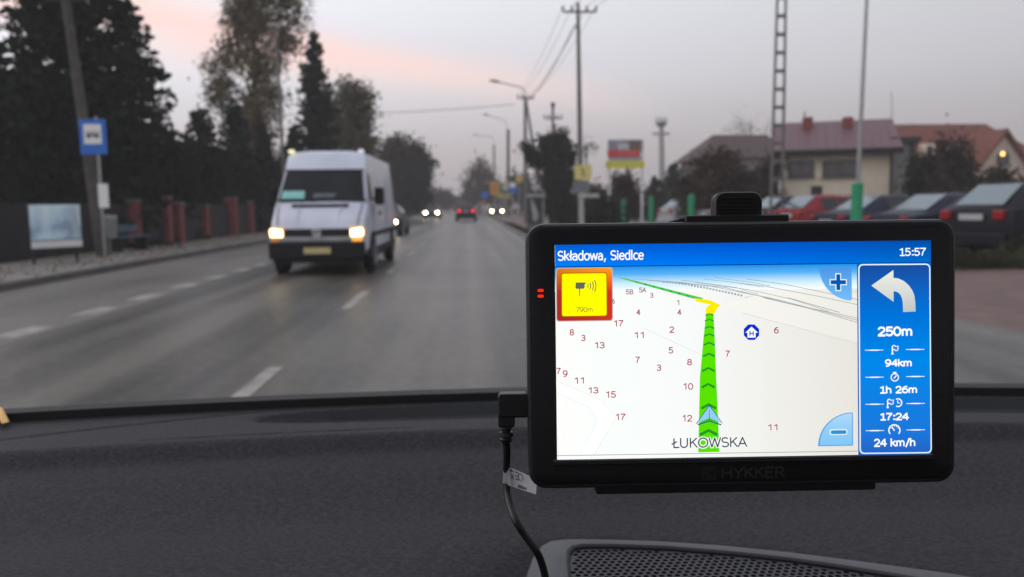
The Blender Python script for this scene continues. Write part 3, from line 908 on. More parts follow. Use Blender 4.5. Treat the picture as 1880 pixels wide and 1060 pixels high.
# houses
m_cream = mat('cream_render', (.74, .65, .50), .9, var=.06, scale=1.5)
m_mauve = mat('mauve_metal_roof', (.135, .052, .064), .5, var=.1, scale=2)
m_rust = mat('orange_red_tiles', (.165, .048, .03), .8, var=.2, scale=2)
m_brownroof = mat('brown_roof', (.075, .045, .04), .8, var=.2, scale=2)
m_glass = mat('dark_window_glass', (.05, .052, .05), .12, var=0, spec=.8)
m_fascia = mat('dark_fascia', (.03, .025, .025), .6)
m_chim = mat('chimney_brick', (.22, .05, .05), .85, var=.2, scale=10)
def window(parent, x, y, z, w, h, mf=m_concrete, lintel=True):
    """front faces -Y"""
    f = MB()
    t = .07
    f.box((x, y, z + h / 2 - t / 2), (w, .1, t)).box((x, y, z - h / 2 + t / 2), (w, .1, t))
    f.box((x - w / 2 + t / 2, y, z), (t, .1, h - 2 * t)).box((x + w / 2 - t / 2, y, z), (t, .1, h - 2 * t)).box((x, y, z), (.05, .09, h - 2 * t))
    wn = obj('window', f, mf, parent)
    obj('pane', MB().box((x, y + .02, z), (w - .1, .02, h - .1)), m_glass, wn)
    obj('sill', MB().box((x, y - .08, z - h / 2 - .03), (w + .15, .16, .05)), m_concrete, wn)
YH = 38
AH = -R(22)
hc, hs = math.cos(AH), math.sin(AH)
HL = Vector((atY(1434, 330, YH).x, YH, 0))
def along(px, depth=0.0):
    """distance along the house front (set back by depth) of the column px"""
    a, b = -3.0, 20.0
    for _ in range(50):
        m = (a + b) / 2
        if proj((HL.x + hc * m - hs * depth, HL.y + hs * m + hc * depth, 2.5))[0] < px: a = m
        else: b = m
    return (a + b) / 2
def hh_at(px, py, depth=0.0):
    m = along(px, depth)
    return hz(HL.x + hc * m - hs * depth, HL.y + hs * m + hc * depth, py)
W = along(1638)
ez = hh_at(1540, 275)
rzz = hh_at(1540, 227, 4)
H1 = thing('cream_house', 'cream house with mauve metal roof, two dark windows and two red chimneys', 'house', tuple(HL), AH)
obj('wall', MB().box((W / 2, 4, ez / 2), (W, 8, ez)), m_cream, H1)
obj('gable', MB().prism([(W - .02, .02, ez), (W - .02, 7.98, ez), (W - .02, 4, rzz - .15)], (-.2, 0, 0)), m_cream, H1)
X0, X1 = -.4, W + .35
rf = MB().prism([(X0, -.6, ez - .12), (X0, 4, rzz), (X0, 8.6, ez - .12), (X0, 8.6, ez - .02), (X0, 4, rzz + .14), (X0, -.6, ez)], (X1 - X0, 0, 0))
roof = obj('roof', rf, m_mauve, H1)
for k in range(1, 14):   # standing seams of the metal roof
    x = X0 + k * (X1 - X0) / 14
    obj('roof_seam', MB().tube([(x, -.58, ez + .03), (x, 4, rzz + .15)], .010, 4), m_mauve, roof)
obj('fascia', MB().box(((X0 + X1) / 2, -.66, ez - .14), (X1 - X0, .1, .26)), m_fascia, H1)
obj('gutter', MB().tube([(X0, -.76, ez - .06), (X1, -.76, ez - .06)], .07, 8), m_fascia, H1)
obj('downpipe', MB().tube([(W - .06, -.1, ez - .2), (W - .06, -.1, .1)], .06, 8), m_fascia, H1)
for px in (1480, 1553):
    x = along(px, 3)
    zz = hh_at(px, 219, 3)
    c = obj('chimney', MB().box((x, 3.0, zz / 2 + rzz / 2 - .4), (.5, .5, zz - rzz + .9)), m_chim, H1)
    for s in (-.16, 0, .16):
        obj('chimney_pot', MB().tube([(x + s, 3.0, zz + .0), (x + s, 3.0, zz + .12)], .05, 6), m_chim, c)
obj('flue', MB().tube([(along(1474, 3.3), 3.3, rzz - .3), (along(1474, 3.3), 3.3, hh_at(1474, 205, 3.3))], .05, 6), m_steel, H1)
m_surround = mat('pale_surround', (.72, .68, .58), .8)
for p0, p1_, q0, q1 in ((1447, 1494, 297, 325), (1510, 1574, 296, 325)):
    a, b = along(p0), along(p1_)
    za, zb_ = hh_at(p0, q0), hh_at(p0, q1)
    window(H1, (a + b) / 2, -.04, (za + zb_) / 2, b - a, za - zb_, m_fascia)
    obj('window_surround', MB().box(((a + b) / 2, -.03, za + .14), (b - a + .4, .08, .14)), m_surround, H1)
obj('side_door', MB().box(((along(1494) + along(1510)) / 2 - .05, -.03, 1.05), (.5, .08, 2.1)), m_fascia, H1)
# dark side annex on the right corner
a, b = W + .02, along(1668, 1.0)
za = hh_at(1650, 262, 1.0)
obj('annex', MB().box(((a + b) / 2, 2.6, za / 2), (b - a, 3.2, za)), mat('grey_render', (.30, .30, .29), .9), H1)
obj('annex_roof', MB().box(((a + b) / 2 + .2, 2.5, za + .12), (b - a + .5, 3.6, .22)), m_fascia, H1)
obj('porch_post', MB().box((b + .12, .9, za / 2 + .4), (.24, .2, za - .8)), m_fascia, H1)

YO = 52
ox0, ox1 = atY(1662, 300, YO).x, atY(1850, 300, YO).x
H2 = thing('gabled_house', 'house with orange-red roof and cream gable holding a lit round lamp', 'house', ((ox0 + ox1) / 2, YO, 0))
W2 = ox1 - ox0
e2 = atY(1750, 300, YO).z; r2 = atY(1750, 226, YO + 3.5).z
gx = atY(1840, 300, YO).x - H2.location.x
obj('wall', MB().box((0, 4.5, e2 / 2), (W2, 8, e2)), m_cream, H2)
rr_ = MB()
rx0, rx1 = -W2 / 2 - .3, atY(1822, 228, YO + 3.5).x - H2.location.x
rr_.loft([[(rx0, -.3, e2 - .1), (rx0, 4.3, r2), (rx0, 9, e2 - .1), (rx0, 9, e2 - .25), (rx0, 4.3, r2 - .2), (rx0, -.3, e2 - .25)],
          [(rx1 + 2.2, -.3, e2 - .1), (rx1, 4.3, r2), (rx1 + 2.2, 9, e2 - .1), (rx1 + 2.2, 9, e2 - .25), (rx1, 4.3, r2 - .2), (rx1 + 2.2, -.3, e2 - .25)]])
rf2 = obj('roof', rr_, m_rust, H2)
obj('snow_guard', MB().box(((rx0 + rx1) / 2, .4, e2 + .45), (rx1 - rx0, .05, .12)), m_rust, rf2)
# projecting gable
gt = atY(1843, 238, YO - 1.5)
ge = atY(1840, 318, YO - 1.5).z
gw = (atY(1895, 330, YO - 1.5).x - atY(1790, 330, YO - 1.5).x) / 2
gcx = gt.x - H2.location.x
obj('gable', MB().prism([(gcx - gw, -1.5, 0), (gcx + gw, -1.5, 0), (gcx + gw, -1.5, ge), (gcx, -1.5, gt.z - .25), (gcx - gw, -1.5, ge)], (0, 3.5, 0)), mat('peach_render', (.60, .48, .38), .9, var=.05), H2)
gr = MB()
for s in (-1, 1):
    gr.prism([(gcx, -1.9, gt.z - .18), (gcx, -1.9, gt.z + .05), (gcx + s * (gw + .5), -1.9, ge - .42), (gcx + s * (gw + .5), -1.9, ge - .65)], (0, 5.5, 0))
obj('gable_roof', gr, m_rust, H2)
wcx = atY(1841, 292, YO - 1.5); 
gwn = obj('window', MB().disc((wcx.x - H2.location.x, -1.55, wcx.z), (.42, .52), 'y', 20, .12), m_concrete, H2)
obj('pane', MB().disc((wcx.x - H2.location.x, -1.62, wcx.z), (.36, .46), 'y', 20, .03), m_glass, gwn)
lmx = atY(1838, 283, YO - 1.5)
obj('lit_lamp', MB().disc((lmx.x - H2.location.x, -1.66, lmx.z), .13, 'y', 14, .04), emat('warm_lamp', (1, .55, .16), 4), gwn)
for px, pz in ((1705, 275), (1753, 275), (1782, 292)):
    a = atY(px, pz, YO)
    dm = obj('dormer', MB().box((a.x - H2.location.x, .2, a.z), (.7, .6, .75)), m_cream, H2)
    obj('pane', MB().box((a.x - H2.location.x, -.115, a.z), (.4, .03, .45)), m_glass, dm)
YZ = 58
zx0, zx1 = atY(1298, 300, YZ).x, atY(1436, 300, YZ).x
H3 = thing('brown_house', 'house with hipped brown roof mostly hidden by brown thickets', 'house', ((zx0 + zx1) / 2, YZ, 0))
W3 = zx1 - zx0
e3 = atY(1360, 290, YZ).z; r3 = atY(1360, 248, YZ + 4).z
obj('wall', MB().box((0, 4, e3 / 2), (W3 - .4, 8, e3)), mat('dull_plaster', (.22, .20, .18), .9), H3)
obj('roof', MB().add([(-W3 / 2 - .4, -.5, e3), (W3 / 2 + .8, -.5, e3), (W3 / 2 + .8, 8.5, e3), (-W3 / 2 - .4, 8.5, e3), (-W3 / 2 + 1.6, 4, r3), (W3 / 2 + .3, 4, r3)], [(0, 1, 5, 4), (1, 2, 5), (2, 3, 4, 5), (3, 0, 4), (3, 2, 1, 0)]), m_brownroof, H3)
for k in (-.3, .1):
    window(H3, W3 * k, -.03, e3 * .55, 1.1, 1.2)

# small white-trimmed kiosk left of the thuja
YK = 46.5
kx = bx(984, YK)
K = thing('kiosk', 'small white-trimmed roadside kiosk left of the dark thuja', 'kiosk', (kx, YK, 0))
KS = YK / 58
def kb(name, c, d, m): return obj(name, MB().box([v * KS for v in c], [v * KS for v in d]), m, K)
kb('wall', (0, .6, 1.1), (1.2, 1.2, 2.0), mat('dark_shutter', (.05, .045, .045), .7))
obj('sign_disc', MB().disc((0, -.1, 2.95 * KS), (.33 * KS, .24 * KS), 'y', 18, .08), m_spost, K)
kb('awning', (0, -.25, 2.35), (1.25, .9, .16), m_spost)
obj('slanted_banner', MB().prism([(-.42 * KS, -.1, 2.1 * KS), (-.2 * KS, -.1, 2.1 * KS), (.2 * KS, -.1, .9 * KS), (.05 * KS, -.1, .5 * KS), (-.2 * KS, -.1, .55 * KS)], (0, -.03, 0)), m_spost, K)
kb('post', (.5, -.5, 1.15), (.08, .08, 2.3), m_spost)
kb('base', (0, .3, .15), (1.3, 1.9, .3), m_concrete)

# far shop and road signs
def flat_sign(label, px, py, w, h, Y, m, shape='box', post=True, name='road_sign', group=None):
    p = atY(px, py, Y)
    x = bx(px, Y)
    t = thing(name, label, 'sign', (x, Y, 0), 0, group)
    k = Y / F
    if shape == 'box': obj('plate', MB().box((p.x - x, 0, p.z), (w * k, .05, h * k)), m, t, bevel=.01)
    else: obj('plate', MB().disc((p.x - x, 0, p.z), w * k / 2, 'y', 20, .05), m, t)
    obj('post', MB().tube([(p.x - x, .08, 0), (p.x - x, .08, p.z + h * k * .4)], .05, 8), m_steel, t)
    return t, (p.x - x), p.z
m_orange = mat('sign_orange', (.55, .27, .03), .5, var=.1)
t, sx_, sz_ = flat_sign('tall orange shop sign above the right hand headlights', 908, 346, 16, 24, 90, m_orange, name='shop_sign')
obj('sign_centre', MB().disc((sx_, -.04, sz_), (.25, .3), 'y', 14, .03), mat('sign_deep_orange', (.5, .17, .02), .5), t)
flat_sign('small blue sign left of the tall orange shop sign', 890, 358, 12, 11, 95, m_blue)
flat_sign('pale cream sign between the orange sign and round yellow sign', 928, 341, 10, 16, 84, mat('sign_cream', (.5, .48, .38), .5))
flat_sign('narrow green sign beside the orange shop sign', 919, 345, 5, 18, 86, mat('sign_green', (.08, .25, .12), .5))
flat_sign('round yellow sign above the blue sign near the kiosk', 953, 329, 13, 13, 75, mat('sign_yellow', (.6, .42, .05), .5), 'disc')
flat_sign('blue and white sign left of the kiosk', 941, 350, 14, 10, 80, m_blue)
flat_sign('white panel just above the blue sign left of the kiosk', 941, 340, 11, 9, 80.4, m_signwhite)
flat_sign('yellow-green board low behind the orange sign', 925, 360, 26, 10, 93, mat('sign_olive', (.35, .32, .08), .5))
flat_sign('small reddish board at the roadside left of the orange sign', 884, 374, 12, 8, 105, mat('board_red_brown', (.35, .18, .12), .6))

# ================================================================== VEHICLES  (local: +Y forward, origin on the ground)
m_tyre = mat('tyre_rubber', (.018, .018, .018), .85)
m_rim = mat('wheel_rim', (.22, .22, .23), .4, .7)
m_carglass = mat('car_glass', (.012, .014, .016), .08, var=0, spec=.5)
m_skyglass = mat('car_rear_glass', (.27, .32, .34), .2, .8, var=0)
m_trim = mat('black_trim', (.012, .012, .013), .65, spec=.2)
m_plate = mat('number_plate_white', (.5, .5, .5), .4, var=.05)
m_tail = mat('tail_lamp_red', (.34, .010, .014), .25, var=.1)
m_tailon = emat('tail_lamp_lit', (1, .035, .05), 2.6)
m_head = emat('headlamp_lit', (1, .78, .46), 30)
m_headw = emat('headlamp_lit_white', (1, .82, .55), 30)
m_headoff = mat('headlamp_off', (.45, .45, .45), .15)
def paint(name, c):
    return mat(name, c, .45, var=.06, scale=2, coat=.0, spec=.22)

def ring(y, zb, zbelt, ztop, hw, ht):
    mid = zb + (zbelt - zb) * .55
    half = [(hw * .86, zb), (hw * .985, zb + .1), (hw, mid), (hw * .965, zbelt), (ht, max(ztop - .05, zbelt + .002)), (ht * .82, ztop), (ht * .4, ztop + .02)]
    return [(-x, y, z) for x, z in half] + [(x, y, z) for x, z in reversed(half)]
def shrink(q, k, off):
    q = [Vector(p) for p in q]
    c = sum(q, Vector()) / len(q)
    n = (q[2] - q[0]).cross(q[3] - q[1]).normalized()
    if n.dot(c - Vector((0, c.y, .8))) < 0 and abs(n.x) > .5: n = -n
    if abs(n.x) <= .5 and n.z < 0: n = -n
    return [c + (p - c) * k + n * off for p in q], n
def wheel(parent, x, y, r, w=.2):
    tb = MB()
    prof = [(r * .62, -w / 2), (r * .9, -w / 2), (r, -w * .3), (r, w * .3), (r * .9, w / 2), (r * .62, w / 2)]
    rings = [[(x + b, y + math.cos(a) * q, r + math.sin(a) * q) for a in [k * PI / 10 for k in range(20)]] for q, b in prof]
    tb.loft(rings)
    t = obj('wheel', tb, m_tyre, parent, smooth=True)
    s = 1 if x > 0 else -1
    rb = MB().disc((x + s * (w / 2 + .005), y, r), r * .6, 'x', 20, .02)
    for k in range(5):
        a = k * 2 * PI / 5
        rb.tube([(x + s * (w / 2 + .02), y, r), (x + s * (w / 2 + .02), y + math.cos(a) * r * .55, r + math.sin(a) * r * .55)], .028, 5)
    obj('rim', rb, m_rim, t)

STY = {
 'sedan': [(-2.2, .38, .80, .82, .74, .62), (-2.14, .25, .93, .95, .83, .64), (-1.62, .22, .97, 1.02, .87, .62), (-1.42, .2, .97, 1.04, .88, .61), (-.72, .2, .97, 1.42, .88, .57),
           (0, .2, .96, 1.46, .88, .58), (.5, .2, .95, 1.40, .88, .58), (1.2, .2, .93, .99, .87, .64), (1.95, .22, .80, .84, .82, .6), (2.2, .3, .62, .66, .7, .5)],
 'hatch': [(-1.98, .36, .86, .88, .76, .66), (-1.93, .25, 1.0, 1.02, .84, .66), (-1.82, .22, 1.0, 1.07, .86, .63), (-1.25, .2, 1.0, 1.47, .87, .57), (-.5, .2, .99, 1.51, .87, .58),
           (.3, .2, .97, 1.46, .87, .58), (1.15, .2, .93, .99, .86, .64), (1.8, .22, .80, .84, .80, .6), (2.02, .3, .62, .66, .7, .5)]}
def car(label, loc, rz, pm, style='sedan', group=None, head=None, tail=False, name='parked_car', cat='car', sc=1.0, glass=None):
    t = thing(name, label, cat, loc, rz, group)
    t.scale = (sc, sc, sc)
    st = STY[style]
    rings = [ring(*s) for s in st]
    obj('body', MB().loft(rings), pm, t, smooth=True)
    n = len(st)
    for i in range(n - 1):
        a, b = rings[i], rings[i + 1]
        ga, gb = st[i][3] - st[i][2], st[i + 1][3] - st[i + 1][2]
        dz = abs(st[i + 1][3] - st[i][3])
        if ga > .3 and gb > .3:
            for idx in ((3, 4), (10, 9)):
                q, nn = shrink([a[idx[0]], b[idx[0]], b[idx[1]], a[idx[1]]], .88, .006)
                obj('side_window', MB().add(q, [(0, 1, 2, 3)]), m_carglass, t, recalc=False)
        if dz > .25 and max(ga, gb) > .3:
            q, nn = shrink([a[5], a[8], b[8], b[5]], 1.0, .035)
            s = MB().add(q, [(0, 1, 2, 3)])
            obj('rear_window' if i < n // 2 else 'windscreen', s, glass or m_skyglass, t, recalc=False)
    yr, yf = st[0][0], st[-1][0]
    L_ = yf - yr
    for x in (-.76, .76):
        for y in (yr + L_ * .2, yf - L_ * .19):
            arch = MB()
            arch.disc((x * 1.155, y, .34), .38, 'x', 20, .02)
            obj('wheel_arch', arch, m_trim, t)
            wheel(t, x * 1.06, y, .31, .2)
    obj('rear_bumper', MB().box((0, yr - .01, .42), (1.5, .16, .26)), pm, t, bevel=.04)
    obj('front_bumper', MB().box((0, yf + .02, .42), (1.45, .18, .28)), pm, t, bevel=.04)
    obj('number_plate', MB().box((0, yr - .055, .72 if style == 'sedan' else .86), (.52, .02, .12)), m_plate, t)
    for s in (-1, 1):
        obj('tail_light', MB().box((s * .58, yr - .02, .84 if style == 'sedan' else .9), (.20, .14, .13 if style == 'sedan' else .18)), m_tailon if tail else m_tail, t, bevel=.02)
        hl = MB().disc((s * .6, yf - .0, .66), (.15, .1), 'y', 16, .1)
        obj('headlight', hl, head or m_headoff, t)
        obj('mirror', MB().box((s * .98, .85, 1.0), (.18, .1, .13)), pm, t, bevel=.03)
    obj('grille', MB().box((0, yf - .0, .66), (.7, .08, .12)), m_trim, t)
    return t

navy = paint('navy_paint', (.010, .014, .032)); dark = paint('black_blue_paint', (.007, .008, .014)); redp = paint('red_paint', (.25, .018, .025))
silver = paint('silver_paint', (.42, .43, .46)); whitep = paint('pale_silver_paint', (.5, .5, .5)); grey = paint('dark_grey_paint', (.05, .052, .055))
GC = 'cars parked in the row beyond the green posts'
row = [ # px of the plate, Y of the rear, heading from +Y towards +X (deg), paint, style, label
    (1795, 17.2, 72, dark, 'hatch', 'black hatchback at the right end of the parked row, white plate and red rear lamp'),
    (1628, 20.2, 72, navy, 'sedan', 'dark navy sedan, second from the right in the parked row'),
    (1520, 23.2, 72, navy, 'sedan', 'dark blue sedan partly behind the biggest green post'),
    (1447, 27.0, 72, redp, 'hatch', 'red hatchback in the parked row, right of the mount clip'),
    (1395, 31.0, 72, navy, 'hatch', 'dark blue hatchback half hidden behind the mount clip'),
    (1290, 36.5, 72, silver, 'sedan', 'pale silver car behind the third green post from the left'),
    (1222, 42.5, 72, whitep, 'hatch', 'whitish car at the far left end of the parked row')]
for px, Y, hd, pm, sty, lab in row:
    x = bx(px, Y)
    hl = 2.0 if sty == 'hatch' else 2.2
    a = -R(hd)
    c = (x + math.sin(R(hd)) * hl, Y + math.cos(R(hd)) * hl, .02)
    car(lab, c, a, pm, sty, GC, sc=1.12 if px == 1795 else 1.03)
# traffic
car('black car ahead with two lit red tail lights', (bx(856, 69), 71, .012), 0, dark, 'hatch', tail=True, name='car', glass=m_carglass)
car('oncoming car with lit headlights in the left lane, far behind the van', (bx(793, 83), 84.5, .012), PI, grey, 'sedan', 'oncoming cars with lit headlights', head=m_head, name='car', glass=m_carglass)
car('car with bright white headlights on the right edge of the road', (bx(912, 96), 97.5, .012), PI, grey, 'hatch', 'oncoming cars with lit headlights', head=m_headw, name='car', glass=m_carglass)
car('dark car with one lit headlight showing just behind the van', (bx(701, 36), 38.2, .012), PI - .03, grey, 'sedan', 'oncoming cars with lit headlights', head=m_head, name='car', glass=m_carglass)

# ---- the van
m_van = mat('white_van_paint', (.62, .65, .74), .4, var=.09, scale=2, coat=.3)
m_vanlow = mat('dirty_van_paint', (.30, .30, .31), .6, var=.2, scale=3)
VY = 15.9
vx = bx(588, VY)
van = thing('van', 'white high-roofed van driving towards us with both headlights on', 'van', (vx, VY + 2.78, .012), PI - .012)
vst = [(-2.85, .36, 1.42, 2.40, .92, .78), (-2.75, .33, 1.42, 2.50, .965, .82), (.9, .33, 1.42, 2.50, .965, .80), (1.35, .33, 1.42, 2.49, .965, .80), (1.50, .33, 1.42, 2.41, .965, .81),
       (1.72, .33, 1.42, 2.08, .965, .83), (2.22, .33, 1.36, 1.44, .955, .90), (2.60, .34, 1.08, 1.16, .935, .84), (2.74, .36, .86, .98, .92, .80), (2.78, .38, .70, .80, .90, .80)]
vr = [ring(*s) for s in vst]
body = obj('body', MB().loft(vr), m_van, van, smooth=True)
# glass
def quad3(pts, th=.012, d=(0, .7, .7)):
    dv = Vector(d).normalized() * th
    return MB().prism(pts, dv)
ws = obj('windscreen', quad3([(-.86, 2.20, 1.47), (.86, 2.20, 1.47), (.77, 1.745, 2.065), (-.77, 1.745, 2.065)], .02), mat('van_windscreen_glass', (.012, .014, .016), .25, var=.5, scale=2, spec=.22), van)
m_teal = mat('teal_placard', (.28, .62, .58), .5, var=.1)
obj('placard', quad3([(.34, 2.215, 1.50), (.80, 2.215, 1.50), (.78, 2.10, 1.65), (.35, 2.10, 1.65)], .03), m_teal, ws)
obj('sticker', quad3([(-.28, 2.215, 1.50), (.16, 2.215, 1.50), (.16, 2.13, 1.60), (-.28, 2.13, 1.60)], .026), mat('dim_dashboard', (.10, .13, .13), .6), ws)
for s in (-1, 1):
    obj('wiper', MB().tube([(s * .1 + .3, 2.26, 1.45), (s * .1 - .2, 2.20, 1.56)], .012, 5), m_trim, ws)
for q4 in ([(-.90, 2.235, 1.452), (.90, 2.235, 1.452), (.90, 2.215, 1.475), (-.90, 2.215, 1.475)], [(-.80, 1.745, 2.075), (.80, 1.745, 2.075), (.80, 1.725, 2.10), (-.80, 1.725, 2.10)]):
    obj('windscreen_rubber', quad3(q4, .024), m_trim, van)
for s in (-1, 1):
    obj('bonnet_gap', MB().tube([(s * .84, 2.30, 1.405), (s * .80, 2.60, 1.165), (s * .78, 2.735, .985)], .010, 5), m_trim, van)
    obj('bonnet_crease', MB().tube([(s * .42, 2.34, 1.40), (s * .40, 2.60, 1.19), (s * .38, 2.73, 1.01)], .014, 5), m_van, van)
obj('roof_rib', MB().box((0, -.7, 2.525), (.9, 3.6, .02)), m_van, van)
obj('cowl_vent', quad3([(-.56, 2.40, 1.345), (.56, 2.40, 1.345), (.56, 2.335, 1.392), (-.56, 2.335, 1.392)], .02), m_trim, van)
for s in (-1, 1):
    d = obj('front_door', MB().prism([(s * .968, .55, .75), (s * .968, 1.75, .75), (s * .968, 1.75, 1.40), (s * .968, .55, 1.40)], (s * .008, 0, 0)), m_van, van)
    obj('door_handle', MB().box((s * .99, .75, 1.2), (.03, .16, .05)), m_trim, d)
    obj('side_window', MB().prism([(s * .955, .62, 1.50), (s * .955, 1.80, 1.50), (s * .86, 1.55, 2.02), (s * .86, .62, 2.02)], (s * .012, 0, .0)), m_carglass, van)
    obj('mirror', MB().box((s * 1.10, 1.72, 1.56), (.20, .13, .36)), m_trim, van, bevel=.04)
    obj('mirror_arm', MB().tube([(s * .94, 1.66, 1.5), (s * 1.06, 1.70, 1.5)], .025, 6), m_trim, van)
    h = obj('headlight', MB().prism([(s * .66, 2.735, .77), (s * .89, 2.735, .775), (s * .90, 2.735, .89), (s * .87, 2.735, .93), (s * .66, 2.735, .90)], (0, .085, 0)), emat('van_headlamp', (1, .76, .40), 6.5), van)
    obj('headlight_glow_ring', MB().prism([(s * .63, 2.74, .735), (s * .90, 2.74, .74), (s * .925, 2.74, .90), (s * .88, 2.74, .955), (s * .63, 2.74, .935)], (0, .07, 0)), emat('headlamp_halo_glow', (1, .46, .10), 1.15), h)  # glowing rim added round the lamp to imitate its warm halo
    obj('fog_indicator', MB().box((s * .79, 2.875, .715), (.2 if s < 0 else .14, .02, .075)), emat('amber_lens_lit', (1, .42, .06), 1.5) if s < 0 else emat('amber_lens_dim', (1, .4, .08), .5), van)
    obj('roof_light', MB().box((s * .72, 1.50, 2.50), (.11, .14, .07)), emat('roof_marker_yellow', (1, .92, .55), 1.3) if s > 0 else emat('roof_marker_white', (.85, .88, 1), .85), van, bevel=.02)
    for y in (-1.75, 1.85):
        obj('wheel_arch', MB().disc((s * .965, y, .40), .44, 'x', 22, .02), m_trim, van)
        wheel(van, s * .88, y, .345, .22)
    obj('side_sill', MB().box((s * .965, .0, .42), (.03, 5.2, .16)), m_trim, van)
    obj('side_moulding', MB().box((s * .972, -.3, .78), (.02, 4.6, .10)), m_trim, van)
    for y in (-2.1, -.6):
        obj('panel_joint', MB().box((s * .966, y, 1.25), (.012, .02, 1.2)), m_vanlow, van)
g = obj('grille', MB().box((0, 2.775, .845), (1.30, .07, .15)), m_trim, van)
for k in range(3):
    obj('grille_bar', MB().box((0, 2.815, .80 + k * .045), (1.28, .012, .010)), mat('dark_grille_bar', (.05, .05, .05), .5), g)
em = MB()      # round emblem: ring with a V over a W
nn = 24
for k in range(nn):
    a, b = 2 * PI * k / nn, 2 * PI * (k + 1) / nn
    em.tube([(math.cos(a) * .08, 2.83, .85 + math.sin(a) * .08), (math.cos(b) * .08, 2.83, .85 + math.sin(b) * .08)], .008, 5)
for pts in (((-.032, .072), (0, .01)), ((0, .01), (.032, .072)), ((-.066, .045), (-.03, -.06)), ((-.03, -.06), (0, 0)), ((0, 0), (.03, -.06)), ((.03, -.06), (.066, .045))):
    em.tube([(-pts[0][0], 2.83, .85 + pts[0][1]), (-pts[1][0], 2.83, .85 + pts[1][1])], .007, 5)
obj('emblem', em, mat('chrome', (.85, .85, .88), .4, .7), g)
obj('bumper_strip', MB().box((0, 2.80, .715), (1.84, .12, .10)), m_vanlow, van, bevel=.03)
obj('bumper', MB().box((0, 2.80, .50), (1.86, .20, .34)), m_trim, van, bevel=.05)
obj('bumper_lip', MB().box((0, 2.78, .30), (1.7, .12, .08)), m_trim, van)
pl = obj('number_plate', MB().box((-.02, 2.915, .50), (.52, .02, .12)), mat('dusty_yellow_plate', (.55, .45, .22), .5, var=.1), van)
obj('underside', MB().box((0, 0, .30), (1.7, 5.0, .12)), m_trim, van)

# ================================================================== OUR CAR: DASHBOARD AND WINDSCREEN
EZ = EYE.z
car_in = thing('car_interior', 'dark grey dashboard and windscreen of the car we look out of', 'car', (0.2, .6, EZ - .26))
def C(mbobj):      # author in world coordinates, keep the parent
    mbobj.matrix_parent_inverse = Matrix.Translation(-car_in.location)
    return mbobj
ZB = EZ - .203
_fit = [gp(px, py, ZB) for px, py in ((0, 768), (300, 752), (640, 738.5), (930, 727), (1780, 718), (1880, 721.5))]
_c = np.polyfit([p.x for p in _fit], [p.y for p in _fit], 2)
def baseY(X): return _c[0] * X * X + _c[1] * X + _c[2] + .013
# outline of the speaker frame on its podium, taken at z = EZ-.232
ZG = EZ - .232
def gz(px, py, z=ZG):
    p = gp(px, py, z); return (p.x, p.y)
outer_px = [(962, 1075), (968, 1050), (978, 1022), (992, 1005), (1010, 996), (1040, 993), (1090, 993), (1200, 996), (1320, 1004), (1450, 1017), (1600, 1036), (1760, 1058), (1900, 1082)]
inner_px = [(1050, 1090), (1046, 1060), (1043, 1030), (1045, 1014), (1054, 1005), (1072, 1002), (1130, 1002), (1230, 1006), (1350, 1016), (1450, 1027), (1540, 1040), (1640, 1056), (1780, 1082)]
outer = [gz(*p) for p in outer_px]
inner = [gz(*p) for p in inner_px]
outer_c = outer + [(outer[-1][0] + .02, .40), (outer[0][0] + .02, .40)]
inner_c = inner + [(inner[-1][0] + .0, .42), (inner[0][0] + .005, .42)]
def inside(x, y, poly):
    r = np.zeros_like(x, dtype=bool)
    n = len(poly)
    for i in range(n):
        x1, y1 = poly[i]; x2, y2 = poly[(i + 1) % n]
        c = ((y1 > y) != (y2 > y)) & (x < (x2 - x1) * (y - y1) / (y2 - y1 + 1e-12) + x1)
        r ^= c
    return r
def dist(x, y, poly):
    d = np.full_like(x, 1e9)
    n = len(poly)
    for i in range(n):
        x1, y1 = poly[i]; x2, y2 = poly[(i + 1) % n]
        dx, dy = x2 - x1, y2 - y1
        t = np.clip(((x - x1) * dx + (y - y1) * dy) / (dx * dx + dy * dy), 0, 1)
        d = np.minimum(d, np.hypot(x - x1 - t * dx, y - y1 - t * dy))
    return d
def sstep(a, b, x):
    t = np.clip((x - a) / (b - a), 0, 1)
    return t * t * (3 - 2 * t)
def dash_z(X, Y):
    s = baseY(X) - .012 - Y                       # distance back from the glass
    z = np.full_like(X, ZB - .004)
    z = z - .012 * sstep(.106, .135, s) - .020 * sstep(.120, .25, s) - .003 * sstep(.2, .45, s)
    # shallow defroster recess
    u = (s - .042) / .033
    v = (X - .33) / .56
    z = z - .011 * (1 - sstep(.75, 1.0, np.sqrt(u * u + np.abs(v) ** 6)))
    # fine seam from the left corner and a soft crease line
    seam = np.abs(s - .014 - .36 * np.clip(-.21 - X, 0, 1) ** 1.15 * .9)
    z = z - .002 * (1 - sstep(.0008, .0025, seam)) * (X < -.20)
    cr_ = np.abs(s - (.098 - .01 * (X + .1)))
    z = z - .0012 * (1 - sstep(.0005, .002, cr_)) * (X > -.30) * (X < -.06)
    # hollow round the speaker frame
    d = dist(X, Y, outer_c)
    ins = inside(X, Y, outer_c)
    d = np.where(ins, -d, d)
    tgt = ZG - .012
    w = 1 - sstep(.000, .030, d)
    z = z * (1 - w) + (tgt) * w
    # broad soft hollow at the left of the frame
    hol = np.exp(-(((X - .035) / .05) ** 2 + ((Y - .475) / .055) ** 2))
    return z - .012 * hol
nx, ny = 360, 260
xs = np.linspace(-.95, 1.15, nx)
sv = np.linspace(0, 1, ny) ** 1.0
Xg, Sg = np.meshgrid(xs, sv)
Ytop = baseY(Xg) - .012
Yg_ = Ytop + (.36 - Ytop) * Sg
Zg = dash_z(Xg, Yg_)
V = np.stack([Xg, Yg_, Zg], 2).reshape(-1, 3)
